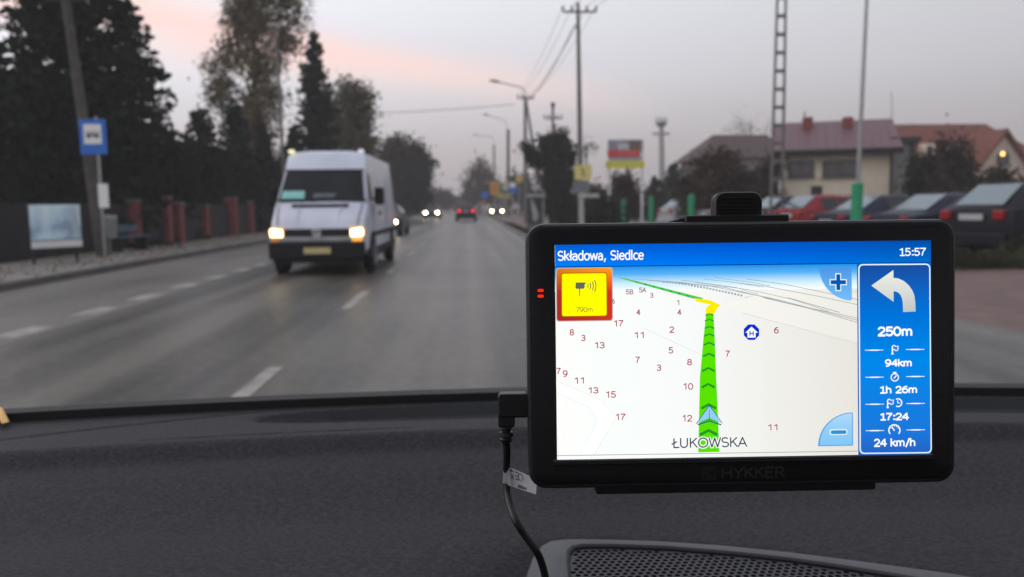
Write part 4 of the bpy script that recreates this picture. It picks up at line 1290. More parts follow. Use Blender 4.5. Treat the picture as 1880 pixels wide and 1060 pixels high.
idx = np.arange(nx * ny).reshape(ny, nx)
Fq = np.stack([idx[:-1, :-1], idx[1:, :-1], idx[1:, 1:], idx[:-1, 1:]], 2).reshape(-1, 4)
me = bpy.data.meshes.new('dashboard')
me.from_pydata(V.tolist(), [], Fq.tolist())
me.shade_smooth()
m_dash = mat('dashboard_grain', (.026, .0255, .031), .60, var=1.0, scale=420, bump=.8, bscale=1100, spec=.3, detail=3)
for _n in m_dash.node_tree.nodes:      # coarse leather-like grain, mottled at several sizes
    if _n.type == 'VALTORGB':
        _n.color_ramp.elements[0].position = .40; _n.color_ramp.elements[1].position = .66
        _n.color_ramp.elements[0].color = (.005, .005, .0065, 1)
        _n.color_ramp.elements[1].color = (.042, .039, .047, 1)
    if _n.type == 'TEX_NOISE' and abs(_n.inputs['Scale'].default_value - 420) < 1:
        _n.inputs['Scale'].default_value = 230; _n.inputs['Detail'].default_value = 3; _n.inputs['Roughness'].default_value = .85
        _mp = m_dash.node_tree.nodes.new('ShaderNodeMapping'); _mp.inputs['Scale'].default_value = (1, 2.4, 2.4)
        m_dash.node_tree.links.new([k for k in m_dash.node_tree.nodes if k.type == 'TEX_COORD'][0].outputs['Object'], _mp.inputs[0])
        m_dash.node_tree.links.new(_mp.outputs[0], _n.inputs[0])
C(link('dashboard', me, m_dash, car_in))
m_dashlow = mat('dashboard_front', (.05, .05, .055), .7)
C(obj('dashboard_front', MB().box((.1, .34, EZ - .50), (2.1, .06, .50)), m_dashlow, car_in))

m_seal = mat('black_rubber_seal', (.004, .004, .004), .6, var=0)
m_cowl = mat('dark_cowl_plastic', (.022, .023, .024), .6, var=.15, scale=30)
xsn = [-.98 + k * .055 for k in range(40)]
def strip(y0, z0, y1, z1, name, m, parent=car_in):
    mb = MB()
    vs, fs = [], []
    for x in xsn:
        b = baseY(x)
        vs += [(x, b + y0, z0), (x, b + y1, z1), (x, b + y1, z1 - .004), (x, b + y0, z0 - .004)]
    for i in range(len(xsn) - 1):
        for j in range(4):
            k = (j + 1) % 4
            fs.append((i * 4 + j, i * 4 + k, (i + 1) * 4 + k, (i + 1) * 4 + j))
    return C(obj(name, mb.add(vs, fs), m, parent, smooth=True))
strip(-.0135, ZB - .008, -.0125, ZB + .0045, 'seal', m_seal)
strip(-.0125, ZB + .0045, .006, ZB + .0052, 'seal_lip', m_seal)
# windscreen glass with the dark band printed along its foot
SL = .62
def gl(x, h): return (x, baseY(x) + .028 - h / SL, ZB - .004 + h)
def sheet_grid(hs, name, m, parent, off=0.0):
    vs, fs = [], []
    for h in hs:
        for x in xsn:
            p = gl(x, h); vs.append((p[0], p[1] - off * .5, p[2] - off * .85))
    n = len(xsn)
    for i in range(len(hs) - 1):
        for j in range(n - 1):
            fs.append((i * n + j, i * n + j + 1, (i + 1) * n + j + 1, (i + 1) * n + j))
    return C(obj(name, MB().add(vs, fs), m, parent, smooth=True, recalc=False))
m_screen = bpy.data.materials.new('windscreen_glass')
m_screen.use_nodes = True
t = m_screen.node_tree
t.nodes.clear()
o_ = t.nodes.new('ShaderNodeOutputMaterial')
mx = t.nodes.new('ShaderNodeMixShader')
tr = t.nodes.new('ShaderNodeBsdfTransparent'); tr.inputs[0].default_value = (.97, .975, .97, 1)
gs = t.nodes.new('ShaderNodeBsdfGlossy'); gs.inputs['Roughness'].default_value = .02; gs.inputs[0].default_value = (.9, .9, .9, 1)
mx.inputs[0].default_value = .012
t.links.new(tr.outputs[0], mx.inputs[1]); t.links.new(gs.outputs[0], mx.inputs[2]); t.links.new(mx.outputs[0], o_.inputs[0])
screen_o = sheet_grid([0, .05, .12, .2, .3, .4, .48], 'windscreen', m_screen, car_in)
sheet_grid([-.006, .0, .010, .0205], 'frit_band', m_cowl, screen_o, .0015)
strip(.030, ZB - .014, .12, ZB - .030, 'cowl', m_cowl)
# dust specks on the inside of the glass
rng = random.Random(4)
sp = MB()
spots_px = [(rng.uniform(5, 1870), rng.uniform(5, 660)) for _ in range(80)] + [(128, 233), (230, 305), (252, 320), (160, 350), (401, 310), (321, 348), (140, 351), (1018, 268), (1008, 375), (471, 152), (505, 227), (1275, 342), (1195, 341)]
for px, py in spots_px:
    r = ray(px, py)
    lo, hi = .05, 2.0
    for _ in range(40):
        m_ = (lo + hi) / 2
        p = EYE + r * m_
        h = p.z - (ZB - .004)
        if p.y < baseY(p.x) + .028 - h / SL: lo = m_
        else: hi = m_
    p = EYE + r * (lo - .004)
    q = rng.uniform(.00015, .00042)
    sp.add([p + Vector((q, 0, 0)), p + Vector((0, 0, q)), p + Vector((-q, 0, 0)), p + Vector((0, 0, -q)), p + Vector((0, -q, 0)), p + Vector((0, q, 0))],
           [(0, 1, 4), (1, 2, 4), (2, 3, 4), (3, 0, 4), (1, 0, 5), (2, 1, 5), (3, 2, 5), (0, 3, 5)])
ds = C(obj('dust_specks', sp, mat('pale_dust', (.75, .72, .66), .8), screen_o))
ds['kind'] = 'stuff'
# cabin shell round the driver: roof lining, pillars, doors, rear
m_lining = mat('roof_lining', (.20, .20, .20), .9)
m_cabin = mat('cabin_plastic', (.03, .03, .032), .7)
ZR = EZ + .29
C(obj('roof_lining', MB().box((.2, -.75, ZR), (1.7, 1.75, .04)), m_lining, car_in))
for s, x in ((-1, -.78), (1, 1.16)):
    yb_ = baseY(x)
    C(obj('windscreen_pillar', MB().prism([(x, yb_ - .02, ZB - .02), (x + s * .07, yb_ - .04, ZB - .02), (x + s * .0 - s * .06, .12, ZR), (x - s * .13, .12, ZR)], (0, -.05, 0)), m_cabin, car_in))
    C(obj('door_panel', MB().box((x + s * .04, -.45, EZ - .55), (.07, 2.4, .62)), m_cabin, car_in))
    C(obj('door_pillar', MB().box((x, -.55, EZ + .02), (.06, .14, .56)), m_cabin, car_in))
C(obj('rear_shell', MB().box((.2, -1.6, EZ - .45), (1.9, .06, .9)), m_cabin, car_in))
C(obj('front_seat', MB().box((-.22, -.42, EZ - .45), (.5, .16, .75)), m_cabin, car_in, bevel=.05))
C(obj('front_seat', MB().box((.62, -.42, EZ - .45), (.5, .16, .75)), m_cabin, car_in, bevel=.05))
C(obj('cabin_floor', MB().box((.2, -.3, EZ - 1.0), (1.9, 2.6, .06)), m_cabin, car_in))

# speaker frame and perforated grille: parts of the dashboard
m_frame = mat('grey_speaker_frame', (.10, .10, .11), .5, var=.08, scale=60, bump=.2, bscale=500)
m_grille = mat('dark_speaker_grille', (.05, .05, .056), .5, var=.08, scale=60)
rings = []
n_ = len(outer)
def ins_pt(i, k, dz):
    return (outer[i][0] * (1 - k) + inner[i][0] * k, outer[i][1] * (1 - k) + inner[i][1] * k, ZG + dz)
prof = [(-.04, -.016), (0, -.001), (.06, .0012), (.5, .0015), (.9, .001), (.97, -.0005), (1.0, -.008)]
vs, fs = [], []
def tow(i, k):      # constant width bevel positions
    o, n2 = Vector(outer[i]), Vector(inner[i])
    return o.lerp(n2, k)
for i in range(n_):
    for k, dz in prof:
        p = tow(i, k); vs.append((p.x, p.y, ZG + dz))
m_ = len(prof)
for i in range(n_ - 1):
    for j in range(m_ - 1):
        fs.append((i * m_ + j, i * m_ + j + 1, (i + 1) * m_ + j + 1, (i + 1) * m_ + j))
fr = C(obj('speaker_frame', MB().add(vs, fs), m_frame, car_in, smooth=True))
C(obj('grille_gap', MB().tube([(p[0], p[1], ZG - .0012) for p in inner], .0011, 8), m_seal, car_in))
# perforated plate: hexagonal cells, each with its own sunk hole
pitch = .0050
hr = .00188
zt_ = ZG - .0018
cells_v, cells_f = [], []
hv, hf = [], []
A6 = [(math.cos(PI / 6 + k * PI / 3), math.sin(PI / 6 + k * PI / 3)) for k in range(6)]
rr_hex = pitch / math.sqrt(3)
xa, xb2 = min(p[0] for p in inner_c), max(p[0] for p in inner_c)
cx_, cy_ = [], []
j = 0
y = .42
while y < .60:
    x = xa + (pitch / 2 if j % 2 else 0)
    while x < xb2:
        cx_.append(x); cy_.append(y); x += pitch
    y += pitch * math.sqrt(3) / 2
    j += 1
cx_, cy_ = np.array(cx_), np.array(cy_)
ins_ = inside(cx_, cy_, inner_c)
dd = dist(cx_, cy_, inner_c)
for x, y, i_, d_ in zip(cx_, cy_, ins_, dd):
    if y < .455 or not (i_ or d_ < .003): continue
    b = len(cells_v)
    hexp = [(x + a * rr_hex * 1.001, y + c * rr_hex * 1.001, zt_) for a, c in A6]
    if i_ and d_ > .0028:
        cells_v += hexp + [(x + math.cos(PI / 6 + k * PI / 6) * hr, y + math.sin(PI / 6 + k * PI / 6) * hr, zt_ - .0001) for k in range(12)] + [(x + math.cos(PI / 6 + k * PI / 6) * hr, y + math.sin(PI / 6 + k * PI / 6) * hr, zt_ - .004) for k in range(12)]
        for k in range(6):
            k2 = (k + 1) % 6
            cells_f += [(b + k, b + k2, b + 6 + (2 * k + 1)), (b + k, b + 6 + (2 * k + 1), b + 6 + 2 * k), (b + k2, b + 6 + (2 * k + 2) % 12, b + 6 + 2 * k + 1)]
        for k in range(12):
            k2 = (k + 1) % 12
            cells_f.append((b + 6 + k, b + 6 + k2, b + 18 + k2, b + 18 + k))
    else:
        cells_v += hexp
        cells_f.append(tuple(b + k for k in range(6)))
C(obj('speaker_grille', MB().add(cells_v, cells_f), m_grille, car_in))
C(obj('speaker_well', MB().box(((xa + xb2) / 2, .50, zt_ - .012), (xb2 - xa + .02, .16, .004)), m_seal, car_in))

# dark defroster vent let into the top of the dashboard
dv_, df_ = [], []
nu, nw = 90, 8
for i in range(nu + 1):
    for j in range(nw + 1):
        vv = -1 + 2 * i / nu; hh_ = (1 - abs(vv) ** 6) ** .5
        X_ = .33 + .56 * vv * .97; s_ = .042 + .0305 * (-1 + 2 * j / nw) * hh_
        Y_ = baseY(X_) - .012 - s_
        dv_.append((X_, Y_, float(dash_z(np.array([[X_]]), np.array([[Y_]]))[0, 0]) + .0009))
for i in range(nu):
    for j in range(nw):
        a_ = i * (nw + 1) + j
        df_.append((a_, a_ + nw + 1, a_ + nw + 2, a_ + 1))
C(obj('defroster_vent', MB().add(dv_, df_), mat('vent_plastic', (.008, .009, .011), .65, var=.1, scale=300), car_in, smooth=True))
# yellow strip at the left end of the dashboard
a = gp(-12, 742, ZB + .010); b = gp(3, 750, ZB + .009); c_ = gp(15, 775, ZB + .001); d_ = gp(3, 778, ZB + .001)
ycard = obj('yellow_strip', MB().prism([a, b, c_, d_], (-.001, .004, -.001)), mat('orange_yellow_plastic', (.85, .50, .15), .5))
tag(ycard, 'small orange-yellow strip at the far left edge of the dashboard', 'strip')

# ================================================================== NAVIGATOR  (authored in millimetre-true device coordinates)
DD = .352
h3 = Vector((1, -.0130, .015)).normalized()           # camera space: x right, y down, z forward
v3 = Vector((.0115, 1, .028))
v3 = (v3 - h3 * v3.dot(h3)).normalized()
n3 = h3.cross(v3)                                      # away from the eye
to_w = lambda q: rt * q.x - up * q.y + fw * q.z
cc = Vector(((1362 - 940) / F * DD, (655 - 530) / F * DD, DD))
DC = EYE + to_w(cc)
dxw, dyw, dzw = to_w(h3), -to_w(v3), -to_w(n3)         # device x right, y up, z towards the eye
dyw = dzw.cross(dxw)
DM = Matrix(((dxw.x, dyw.x, dzw.x, DC.x), (dxw.y, dyw.y, dzw.y, DC.y), (dxw.z, dyw.z, dzw.z, DC.z), (0, 0, 0, 1)))
def dv(px, py):
    """device coordinates of the point of its front plane that shows at this pixel"""
    r = ray(px, py)
    k = (DC - EYE).dot(dzw) / r.dot(dzw)
    p = EYE + r * k - DC
    return p.dot(dxw), p.dot(dyw)
nav = thing('gps_navigator', 'black satellite navigator showing a map screen, mounted before the windscreen', 'navigator')
nav.matrix_world = DM
def rrect(x0, y0, x1, y1, r, z, n=6):
    p = []
    for cx, cy, a0 in ((x1 - r, y1 - r, 0), (x0 + r, y1 - r, 90), (x0 + r, y0 + r, 180), (x1 - r, y0 + r, 270)):
        for k in range(n + 1):
            a = R(a0 + 90 * k / n)
            p.append((cx + math.cos(a) * r, cy + math.sin(a) * r, z))
    return p
ox0_, oy1_ = dv(968, 655)[0], dv(1362, 406)[1]
ox1_, oy0_ = dv(1757, 655)[0], dv(1362, 894)[1]
rr0 = .0080
m_house = mat('matt_black_plastic', (.012, .012, .014), .45, var=.1, scale=200, bump=.15, bscale=900)
m_rim_ = mat('rim_black_plastic', (.024, .025, .030), .42, var=.1, scale=200)
m_gloss = mat('black_screen_border', (.003, .003, .004), .30, var=0, spec=.25)
def rr_off(d, z, r=None): return rrect(ox0_ + d, oy0_ + d, ox1_ - d, oy1_ - d, rr0 - d * .8, z)
body = obj('housing', MB().loft([rr_off(.006, -.017), rr_off(.0018, -.014), rr_off(0, -.009), rr_off(0, -.003), rr_off(.0004, -.0012), rr_off(.0014, -.0004), rr_off(.0026, -.0004)]), m_rim_, nav, smooth=True)
front = obj('front_panel', MB().loft([rr_off(.0022, -.0012), rr_off(.0022, -.0002), rr_off(.0030, .0001)]), m_house, nav, smooth=True)
# bottom inner lip
a0 = dv(1016, 848); a1 = dv(1712, 838)
obj('screen_lip', MB().loft([[(x, y, z) for x, y, z in q] for q in (
    [(a0[0], a0[1] - .0017, .0001), (a0[0], a0[1] - .0012, .0008), (a0[0], a0[1] + .0004, .0008), (a0[0], a0[1] + .001, .0001)],
    [(a1[0], a0[1] - .0017, .0001), (a1[0], a0[1] - .0012, .0008), (a1[0], a0[1] + .0004, .0008), (a1[0], a0[1] + .001, .0001)])]), m_rim_, front)

SX0, SY1 = dv(1018.5, 450); SX1, SY0 = dv(1707.5, 834)
Wd, Hd = SX1 - SX0, SY1 - SY0
# screen coordinates: s() maps picture positions, read off the photograph, onto the display
U = .0001
def S(px, py):
    """bilinear: corners (1018,455) (1710,445) (1020,839) (1706,829) -> the rectangle"""
    v = (py - 455) / 384
    for _ in range(6):
        xl = 1018 + 2 * v; xr = 1710 - 4 * v
        u = (px - xl) / (xr - xl)
        yt_ = 455 - 10 * u; yb_ = 839 - 10 * u
        v = (py - yt_) / (yb_ - yt_)
    return SX0 + u * Wd, SY1 - v * Hd
KX = Wd / 690
def P2(pts, lay): return [(*S(*p), lay * U + .0002) for p in pts]
def spoly(mb, pts, lay):
    q = P2(pts, lay)
    return mb.add(q, [tuple(range(len(q)))])
def sline(mb, pts, w, lay, taper=False):
    q = [Vector(S(*p)) for p in pts]
    w = w * KX / 2
    L_, R_ = [], []
    for i, p in enumerate(q):
        d = (q[min(i + 1, len(q) - 1)] - q[max(i - 1, 0)]).normalized()
        nrm = Vector((-d.y, d.x))
        ww = w * ((1 - abs(2 * i / (len(q) - 1) - 1)) if taper else 1)
        L_.append(p + nrm * ww); R_.append(p - nrm * ww)
    n = len(q)
    vs = [(p.x, p.y, lay * U + .0002) for p in L_ + R_]
    return mb.add(vs, [(i, i + 1, n + i + 1, n + i) for i in range(n - 1)])
def arc(cx, cy, r, a0, a1, n=16, ry=None):
    ry = ry or r
    return [(cx + math.cos(R(a0 + (a1 - a0) * k / n)) * r, cy - math.sin(R(a0 + (a1 - a0) * k / n)) * ry) for k in range(n + 1)]
def so(name, mb, m, parent):
    return obj(name, mb, m, parent, recalc=False)
def A_(cx, cy, rx, ry, a0, a1, n=10):
    return [(cx + math.cos(R(a0 + (a1 - a0) * k / n)) * rx, cy + math.sin(R(a0 + (a1 - a0) * k / n)) * ry) for k in range(n + 1)]
GL = {  # sans-serif pen strokes on a unit cap height: (advance, strokes)
 '0': (.66, [A_(.28, .5, .26, .5, 90, 450, 22)]),
 '1': (.60, [[(.08, .80), (.32, 1.0)], [(.32, 1.0), (.32, 0)]]),
 'I1': (.62, [[(.08, .84), (.2, .87), (.32, 1.0)], [(.32, 1.0), (.32, 0)], [(.08, 0), (.54, 0)]]),
 '2': (.64, [A_(.27, .72, .24, .28, 165, -35, 12) + [(.03, 0)], [(.03, 0), (.54, 0)]]),
 '3': (.64, [A_(.25, .755, .23, .245, 150, -85, 12), A_(.25, .26, .27, .26, 85, -155, 14), [(.2, .51), (.29, .51)]]),
 '4': (.68, [[(.44, 0), (.44, 1.0)], [(.44, 1.0), (.0, .31)], [(.0, .31), (.6, .31)]]),
 '5': (.64, [[(.50, 1.0), (.10, 1.0)], [(.10, 1.0), (.08, .55)], [(.08, .55)] + A_(.26, .31, .27, .31, 115, -150, 14)]),
 '6': (.66, [A_(.29, .31, .26, .31, 0, 360, 20), [(.48, .97), (.30, .96), (.12, .78), (.04, .5), (.035, .3)]]),
 '7': (.62, [[(.02, 1.0), (.54, 1.0)], [(.54, 1.0), (.28, .5), (.18, 0)]]),
 '8': (.66, [A_(.28, .755, .22, .245, 0, 360, 18), A_(.28, .26, .27, .26, 0, 360, 18)]),
 '9': (.66, [A_(.27, .69, .26, .31, 0, 360, 20), [(.08, .03), (.26, .04), (.44, .22), (.52, .5), (.525, .7)]]),
 ':': (.34, [[(.1, .08), (.24, .08)], [(.1, .66), (.24, .66)]]),
 'S': (.66, [A_(.28, .745, .25, .255, 40, 262, 12) + A_(.28, .255, .27, .255, 82, -145, 12)]),
 'k': (.58, [[(.05, 0), (.05, 1.05)], [(.46, .72), (.07, .36)], [(.17, .42), (.50, 0)]]),
 'ł': (.30, [[(.12, 0), (.12, 1.05)], [(-.02, .44), (.27, .66)]]),
 'l': (.25, [[(.07, 0), (.07, 1.05)]]),
 'a': (.60, [[(.44, .0), (.44, .48)] + A_(.25, .5, .19, .22, 0, 140, 8), A_(.22, .22, .19, .21, 75, 290, 10) + [(.44, .12)], [(.22, .43), (.44, .43)]]),
 'd': (.64, [[(.48, 0), (.48, 1.05)], A_(.27, .36, .24, .36, 30, 330, 16)]),
 'o': (.62, [A_(.27, .36, .25, .36, 0, 360, 20)]),
 'w': (.84, [[(.0, .72), (.19, 0)], [(.19, 0), (.38, .70)], [(.38, .70), (.57, 0)], [(.57, 0), (.76, .72)]]),
 ',': (.36, [[(.16, .12), (.06, -.2)]]),
 ' ': (.38, []),
 'i': (.25, [[(.07, 0), (.07, .72)], [(.07, .88), (.07, 1.0)]]),
 'e': (.60, [[(.03, .39), (.5, .39)] + A_(.27, .36, .24, .36, 12, 318, 16)]),
 'c': (.54, [A_(.28, .36, .25, .36, 48, 312, 14)]),
 'm': (.98, [[(.06, 0), (.06, .72)], [(.06, .5)] + A_(.24, .47, .17, .25, 150, 0, 7) + [(.41, 0)], [(.42, .5)] + A_(.60, .47, .18, .25, 150, 0, 7) + [(.78, 0)]]),
 'h': (.62, [[(.06, 0), (.06, 1.05)], [(.06, .48)] + A_(.27, .46, .20, .26, 150, 0, 7) + [(.47, 0)]]),
 '/': (.44, [[(.02, -.14), (.36, 1.05)]]),
 'A': (.76, [[(.0, 0), (.33, 1.0)], [(.33, 1.0), (.66, 0)], [(.11, .33), (.55, .33)]]),
 'B': (.70, [[(.07, 0), (.07, 1)], [(.07, 1), (.3, 1)] + A_(.3, .755, .2, .245, 85, -85, 8) + [(.07, .52)], [(.3, .52)] + A_(.31, .26, .25, .26, 85, -85, 8) + [(.07, 0)]]),
 'Ł': (.60, [[(.12, 1), (.12, 0)], [(.12, 0), (.52, 0)], [(-.04, .36), (.34, .64)]]),
 'U': (.78, [[(.06, 1), (.06, .35)] + A_(.33, .33, .27, .33, 180, 360, 12) + [(.60, 1)]]),
 'K': (.70, [[(.07, 0), (.07, 1)], [(.56, 1), (.08, .40)], [(.24, .60), (.60, 0)]]),
 'O': (.88, [A_(.40, .5, .37, .5, 0, 360, 26)]),
 'W': (1.02, [[(.0, 1), (.23, 0)], [(.23, 0), (.46, .98)], [(.46, .98), (.69, 0)], [(.69, 0), (.92, 1)]]),
 'H': (.82, [[(.07, 0), (.07, 1)], [(.65, 0), (.65, 1)], [(.07, .52), (.65, .52)]]),
 'Y': (.72, [[(.0, 1), (.32, .46)], [(.64, 1), (.32, .46)], [(.32, .46), (.32, 0)]]),
 'E': (.66, [[(.07, 0), (.07, 1)], [(.07, 1), (.56, 1)], [(.07, .52), (.50, .52)], [(.07, 0), (.56, 0)]]),
 'R': (.72, [[(.07, 0), (.07, 1)], [(.07, 1), (.32, 1)] + A_(.32, .735, .24, .265, 85, -85, 8) + [(.07, .47)], [(.36, .47), (.62, 0)]]),
 'C': (.72, [A_(.38, .5, .35, .5, 48, 312, 16)]),
 'X': (.66, [[(.0, 0), (.55, 1)], [(.0, 1), (.55, 0)]]),
 '-': (.5, [[(.0, .5), (.4, .5)]]),
}
def letters(name, s_, px0, px1, py0, py1, pen, fn, m, parent, flip=False, serif=False, slope=0.0):
    """pen lettering whose ink fills the box; fn turns a picture position and a small lift into device coordinates"""
    st, x = [], 0
    for c in s_:
        adv, ss = GL['I1' if (c == '1' and serif) else c]
        for q in ss: st.append([(x + a, b) for a, b in q])
        x += adv
    X = [p[0] for q in st for p in q]; Y = [p[1] for q in st for p in q]
    h = pen / 2
    x0, x1, y0, y1 = min(X), max(X), min(Y), max(Y)
    if y1 - y0 < .01: y0, y1 = y0 - .5, y1 + .5
    mb = MB()
    for i, q in enumerate(st):
        pts = []
        for a, b in q:
            u, v = (a - x0) / (x1 - x0), (b - y0) / (y1 - y0)
            if flip: u, v = 1 - u, 1 - v
            px = px0 + h + (px1 - px0 - pen) * u
            pts.append(Vector((px, py1 - h + (py0 - py1 + pen) * v + slope * (px - (px0 + px1) / 2))))
        n = len(pts); Lp, Rp = [], []
        closed = (pts[0] - pts[-1]).length < .01
        for k in range(n):
            if closed and k in (0, n - 1): d = (pts[1] - pts[n - 2]).normalized()
            else: d = (pts[min(k + 1, n - 1)] - pts[max(k - 1, 0)]).normalized()
            nn2 = Vector((-d.y, d.x)) * h
            e = Vector((0, 0))
            if not closed and k == 0: e = -d * h * .55
            if not closed and k == n - 1: e = d * h * .55
            Lp.append(pts[k] + nn2 + e); Rp.append(pts[k] - nn2 + e)
        dz = (i % 6) * .0000015
        mb.add([fn(p.x, p.y, dz) for p in Lp + Rp], [(k, k + 1, n + k + 1, n + k) for k in range(n - 1)])
    return obj(name, mb, m, parent, recalc=False)
def stext(name, s_, px0, px1, py0, py1, m, parent, lay, pen=2.0, serif=False, slope=-.0145):
    def fn(x, y, dz):
        q = S(x, y); return (q[0], q[1], lay * U + .0002 + dz)
    return letters(name, s_, px0, px1, py0, py1, pen, fn, m, parent, False, serif, slope)

# base display: pale map, brighter at the left, warmer to the right
x_l, x_r = SX0, SX1
m_map = egrad('map_background', [(0, (1.0, 1.0, .98)), (.1, (.96, 1.0, .98)), (.35, (.95, .97, .96)), (.65, (.86, .85, .80)), (1, (.75, .72, .66))], 0, x_l, x_r)
scr = so('screen', MB().add([(SX0, SY0, .0002), (SX1, SY0, .0002), (SX1, SY1, .0002), (SX0, SY1, .0002)], [(0, 1, 2, 3)]), m_map, nav)
white = emat('display_white', (1, 1, 1), 1.02)
softw = emat('display_soft_white', (.92, .90, .84), 1.0)
# sky gradient of the map
y_a, y_b = S(1300, 535)[1], S(1300, 489)[1]
m_sky = egrad('map_sky', [(0, (1.0, 1.03, 1.02)), (.3, (.62, .86, 1.02)), (.65, (.10, .46, .93)), (1, (.0, .25, .80))], 1, y_a, y_b)
so('map_sky', spoly(MB(), [(1018, 494), (1574, 486), (1574, 531), (1018, 539)], 1), m_sky, scr)
m_bar = egrad('status_bar_blue', [(0, (.0, .22, .98)), (.5, (.0, .16, .85)), (1, (.0, .11, .68))], 1, S(1300, 489)[1], S(1300, 450)[1], 1.0,
              [(0, (1, 1, 1)), (.6, (.8, .8, .85)), (1, (.75, .7, .6))], 0, x_l, x_r)
bar = so('status_bar', spoly(MB(), [(1018.2, 455), (1710, 445), (1709.7, 484), (1018.4, 494)], 1), m_bar, scr)
so('bar_line', sline(MB(), [(1018, 494), (1710, 484.5)], 1.6, 2), emat('display_navy', (.0, .03, .25), 1), scr)
stext('address_lettering', 'Składowa, Siedlce', 1023, 1181, 463.5, 485.5, white, scr, 3, 2.5)
stext('clock_lettering', '15:57', 1651.5, 1700.5, 458.5, 473, white, scr, 3, 2.2, True)
# faint land areas and roads on the map
fa = emat('map_faint_line', (.72, .72, .68), 1)
fb = emat('map_road_white', (1.1, 1.12, 1.1), 1)
so('map_road', spoly(MB(), [(1019, 697), (1100, 731), (1127, 763), (1088, 826), (1062, 826), (1095, 767), (1080, 744), (1020, 718)], 1), fb, scr)
e = MB()
sline(e, [(1019, 697), (1100, 731), (1127, 763), (1088, 828)], .8, 2); sline(e, [(1020, 718), (1080, 744), (1095, 767), (1062, 828)], .8, 2)
sline(e, [(1177, 602), (1290, 652)], .7, 2)
sline(e, [(1360, 575), (1480, 606), (1573, 631)], 1.0, 2)
so('map_road_edge', e, emat('map_edge_grey', (.70, .72, .66), 1), scr)
so('map_land', spoly(MB(), [(1325, 563), (1420, 590), (1573, 627), (1573, 540), (1440, 525)], .6), egrad('map_land_warm', [(0, (.95, .95, .90)), (1, (.82, .80, .73))], 0, S(1320, 600)[0], x_r), scr)
rl = MB()
for pts, w in (([(1186, 517), (1300, 527), (1420, 550), (1573, 588)], 1.1), ([(1225, 519), (1330, 530), (1455, 560), (1573, 584)], 1.0), ([(1275, 521), (1375, 534), (1450, 550), (1520, 572)], .9), ([(1330, 519), (1400, 527), (1500, 545), (1573, 560)], 1.0),
               ([(1370, 515), (1440, 524), (1520, 540), (1573, 551)], 1.0), ([(1250, 517), (1350, 530), (1390, 542), (1366, 548)], .9), ([(1400, 548), (1480, 566), (1573, 592)], 1.1), ([(1290, 515), (1340, 520), (1400, 529)], .8), ([(1310, 512), (1380, 521), (1412, 527)], .8),
               ([(1445, 548), (1500, 563), (1540, 574)], 1.2), ([(1160, 515), (1250, 521), (1300, 528)], .8)):
    sline(rl, pts, w, 2)
so('railway_line', rl, emat('map_rail', (.33, .36, .36), 1), scr)
rt2 = MB()
for k in range(26):
    x = 1215 + k * 5.7; y = 521.5 + ((x - 1215) / 145) ** 1.35 * 24
    sline(rt2, [(x, y - 1.3), (x + 3.6, y - .5)], 3.4 if k > 8 else 2.2, 3)
so('railway_hatching', rt2, emat('map_rail_grey', (.36, .40, .40), 1), scr)
# route
gr_ = emat('route_green', (.10, .78, .0), 1)
so('route_band', spoly(MB(), [(1294.5, 574), (1307.5, 574), (1309, 600), (1312, 690), (1317, 824), (1278, 825), (1282, 690), (1289, 620)], 3), gr_, scr)
gr2 = emat('route_green_far', (.08, .60, .10), 1)
so('route_far', spoly(MB(), [(1130, 512), (1148, 514), (1290, 549), (1283, 553), (1200, 531)], 3), gr2, scr)
ch = MB()
for x0, x1, y, w in ((1291.5, 1308, 578, 2), (1290.5, 1309, 588, 2.2), (1290, 1310, 601, 2.4), (1289, 1310, 614.5, 2.6), (1288, 1310.5, 630, 3), (1287, 1310.5, 650, 3.4), (1285, 1310, 676, 3.8), (1284, 1310, 705, 4.4), (1283, 1312, 742, 5), (1280, 1314, 789, 5.5)):
    xm = (x0 + x1) / 2
    sline(ch, [(x0 + 1, y + w * .8), (xm, y - w * .7), (x1 - 1, y + w * .8)], w, 5)
for k in range(7):
    x = 1165 + k * 15.5; y = 520.5 + k * 4.0
    sline(ch, [(x, y - 1), (x + 5, y + 1.6)], 1.6, 5)
so('route_arrow', ch, emat('route_dark_green', (.02, .30, .02), 1), scr)
so('route_turn', spoly(MB(), [(1272, 549), (1300, 552), (1320, 561), (1314, 567), (1309, 576), (1293, 576), (1294, 565), (1302, 560), (1276, 555)], 6), emat('route_yellow', (1.0, .86, .0), 1), scr)
# position arrow
so('position_arrow', spoly(spoly(MB(), [(1298, 740), (1320, 771), (1298, 762)], 9), [(1298, 740), (1298, 762), (1276, 772)], 9), emat('arrow_blue', (.30, .62, .98), 1), scr)
pa_ = MB()
sline(pa_, [(1298, 740), (1274, 773), (1298, 765), (1322, 772), (1298, 740), (1298, 763)], 1.3, 10)
sline(pa_, [(1277, 775), (1298, 768), (1320, 775)], 2.2, 8)
so('arrow_outline', pa_, emat('arrow_navy', (.01, .06, .14), 1), scr)
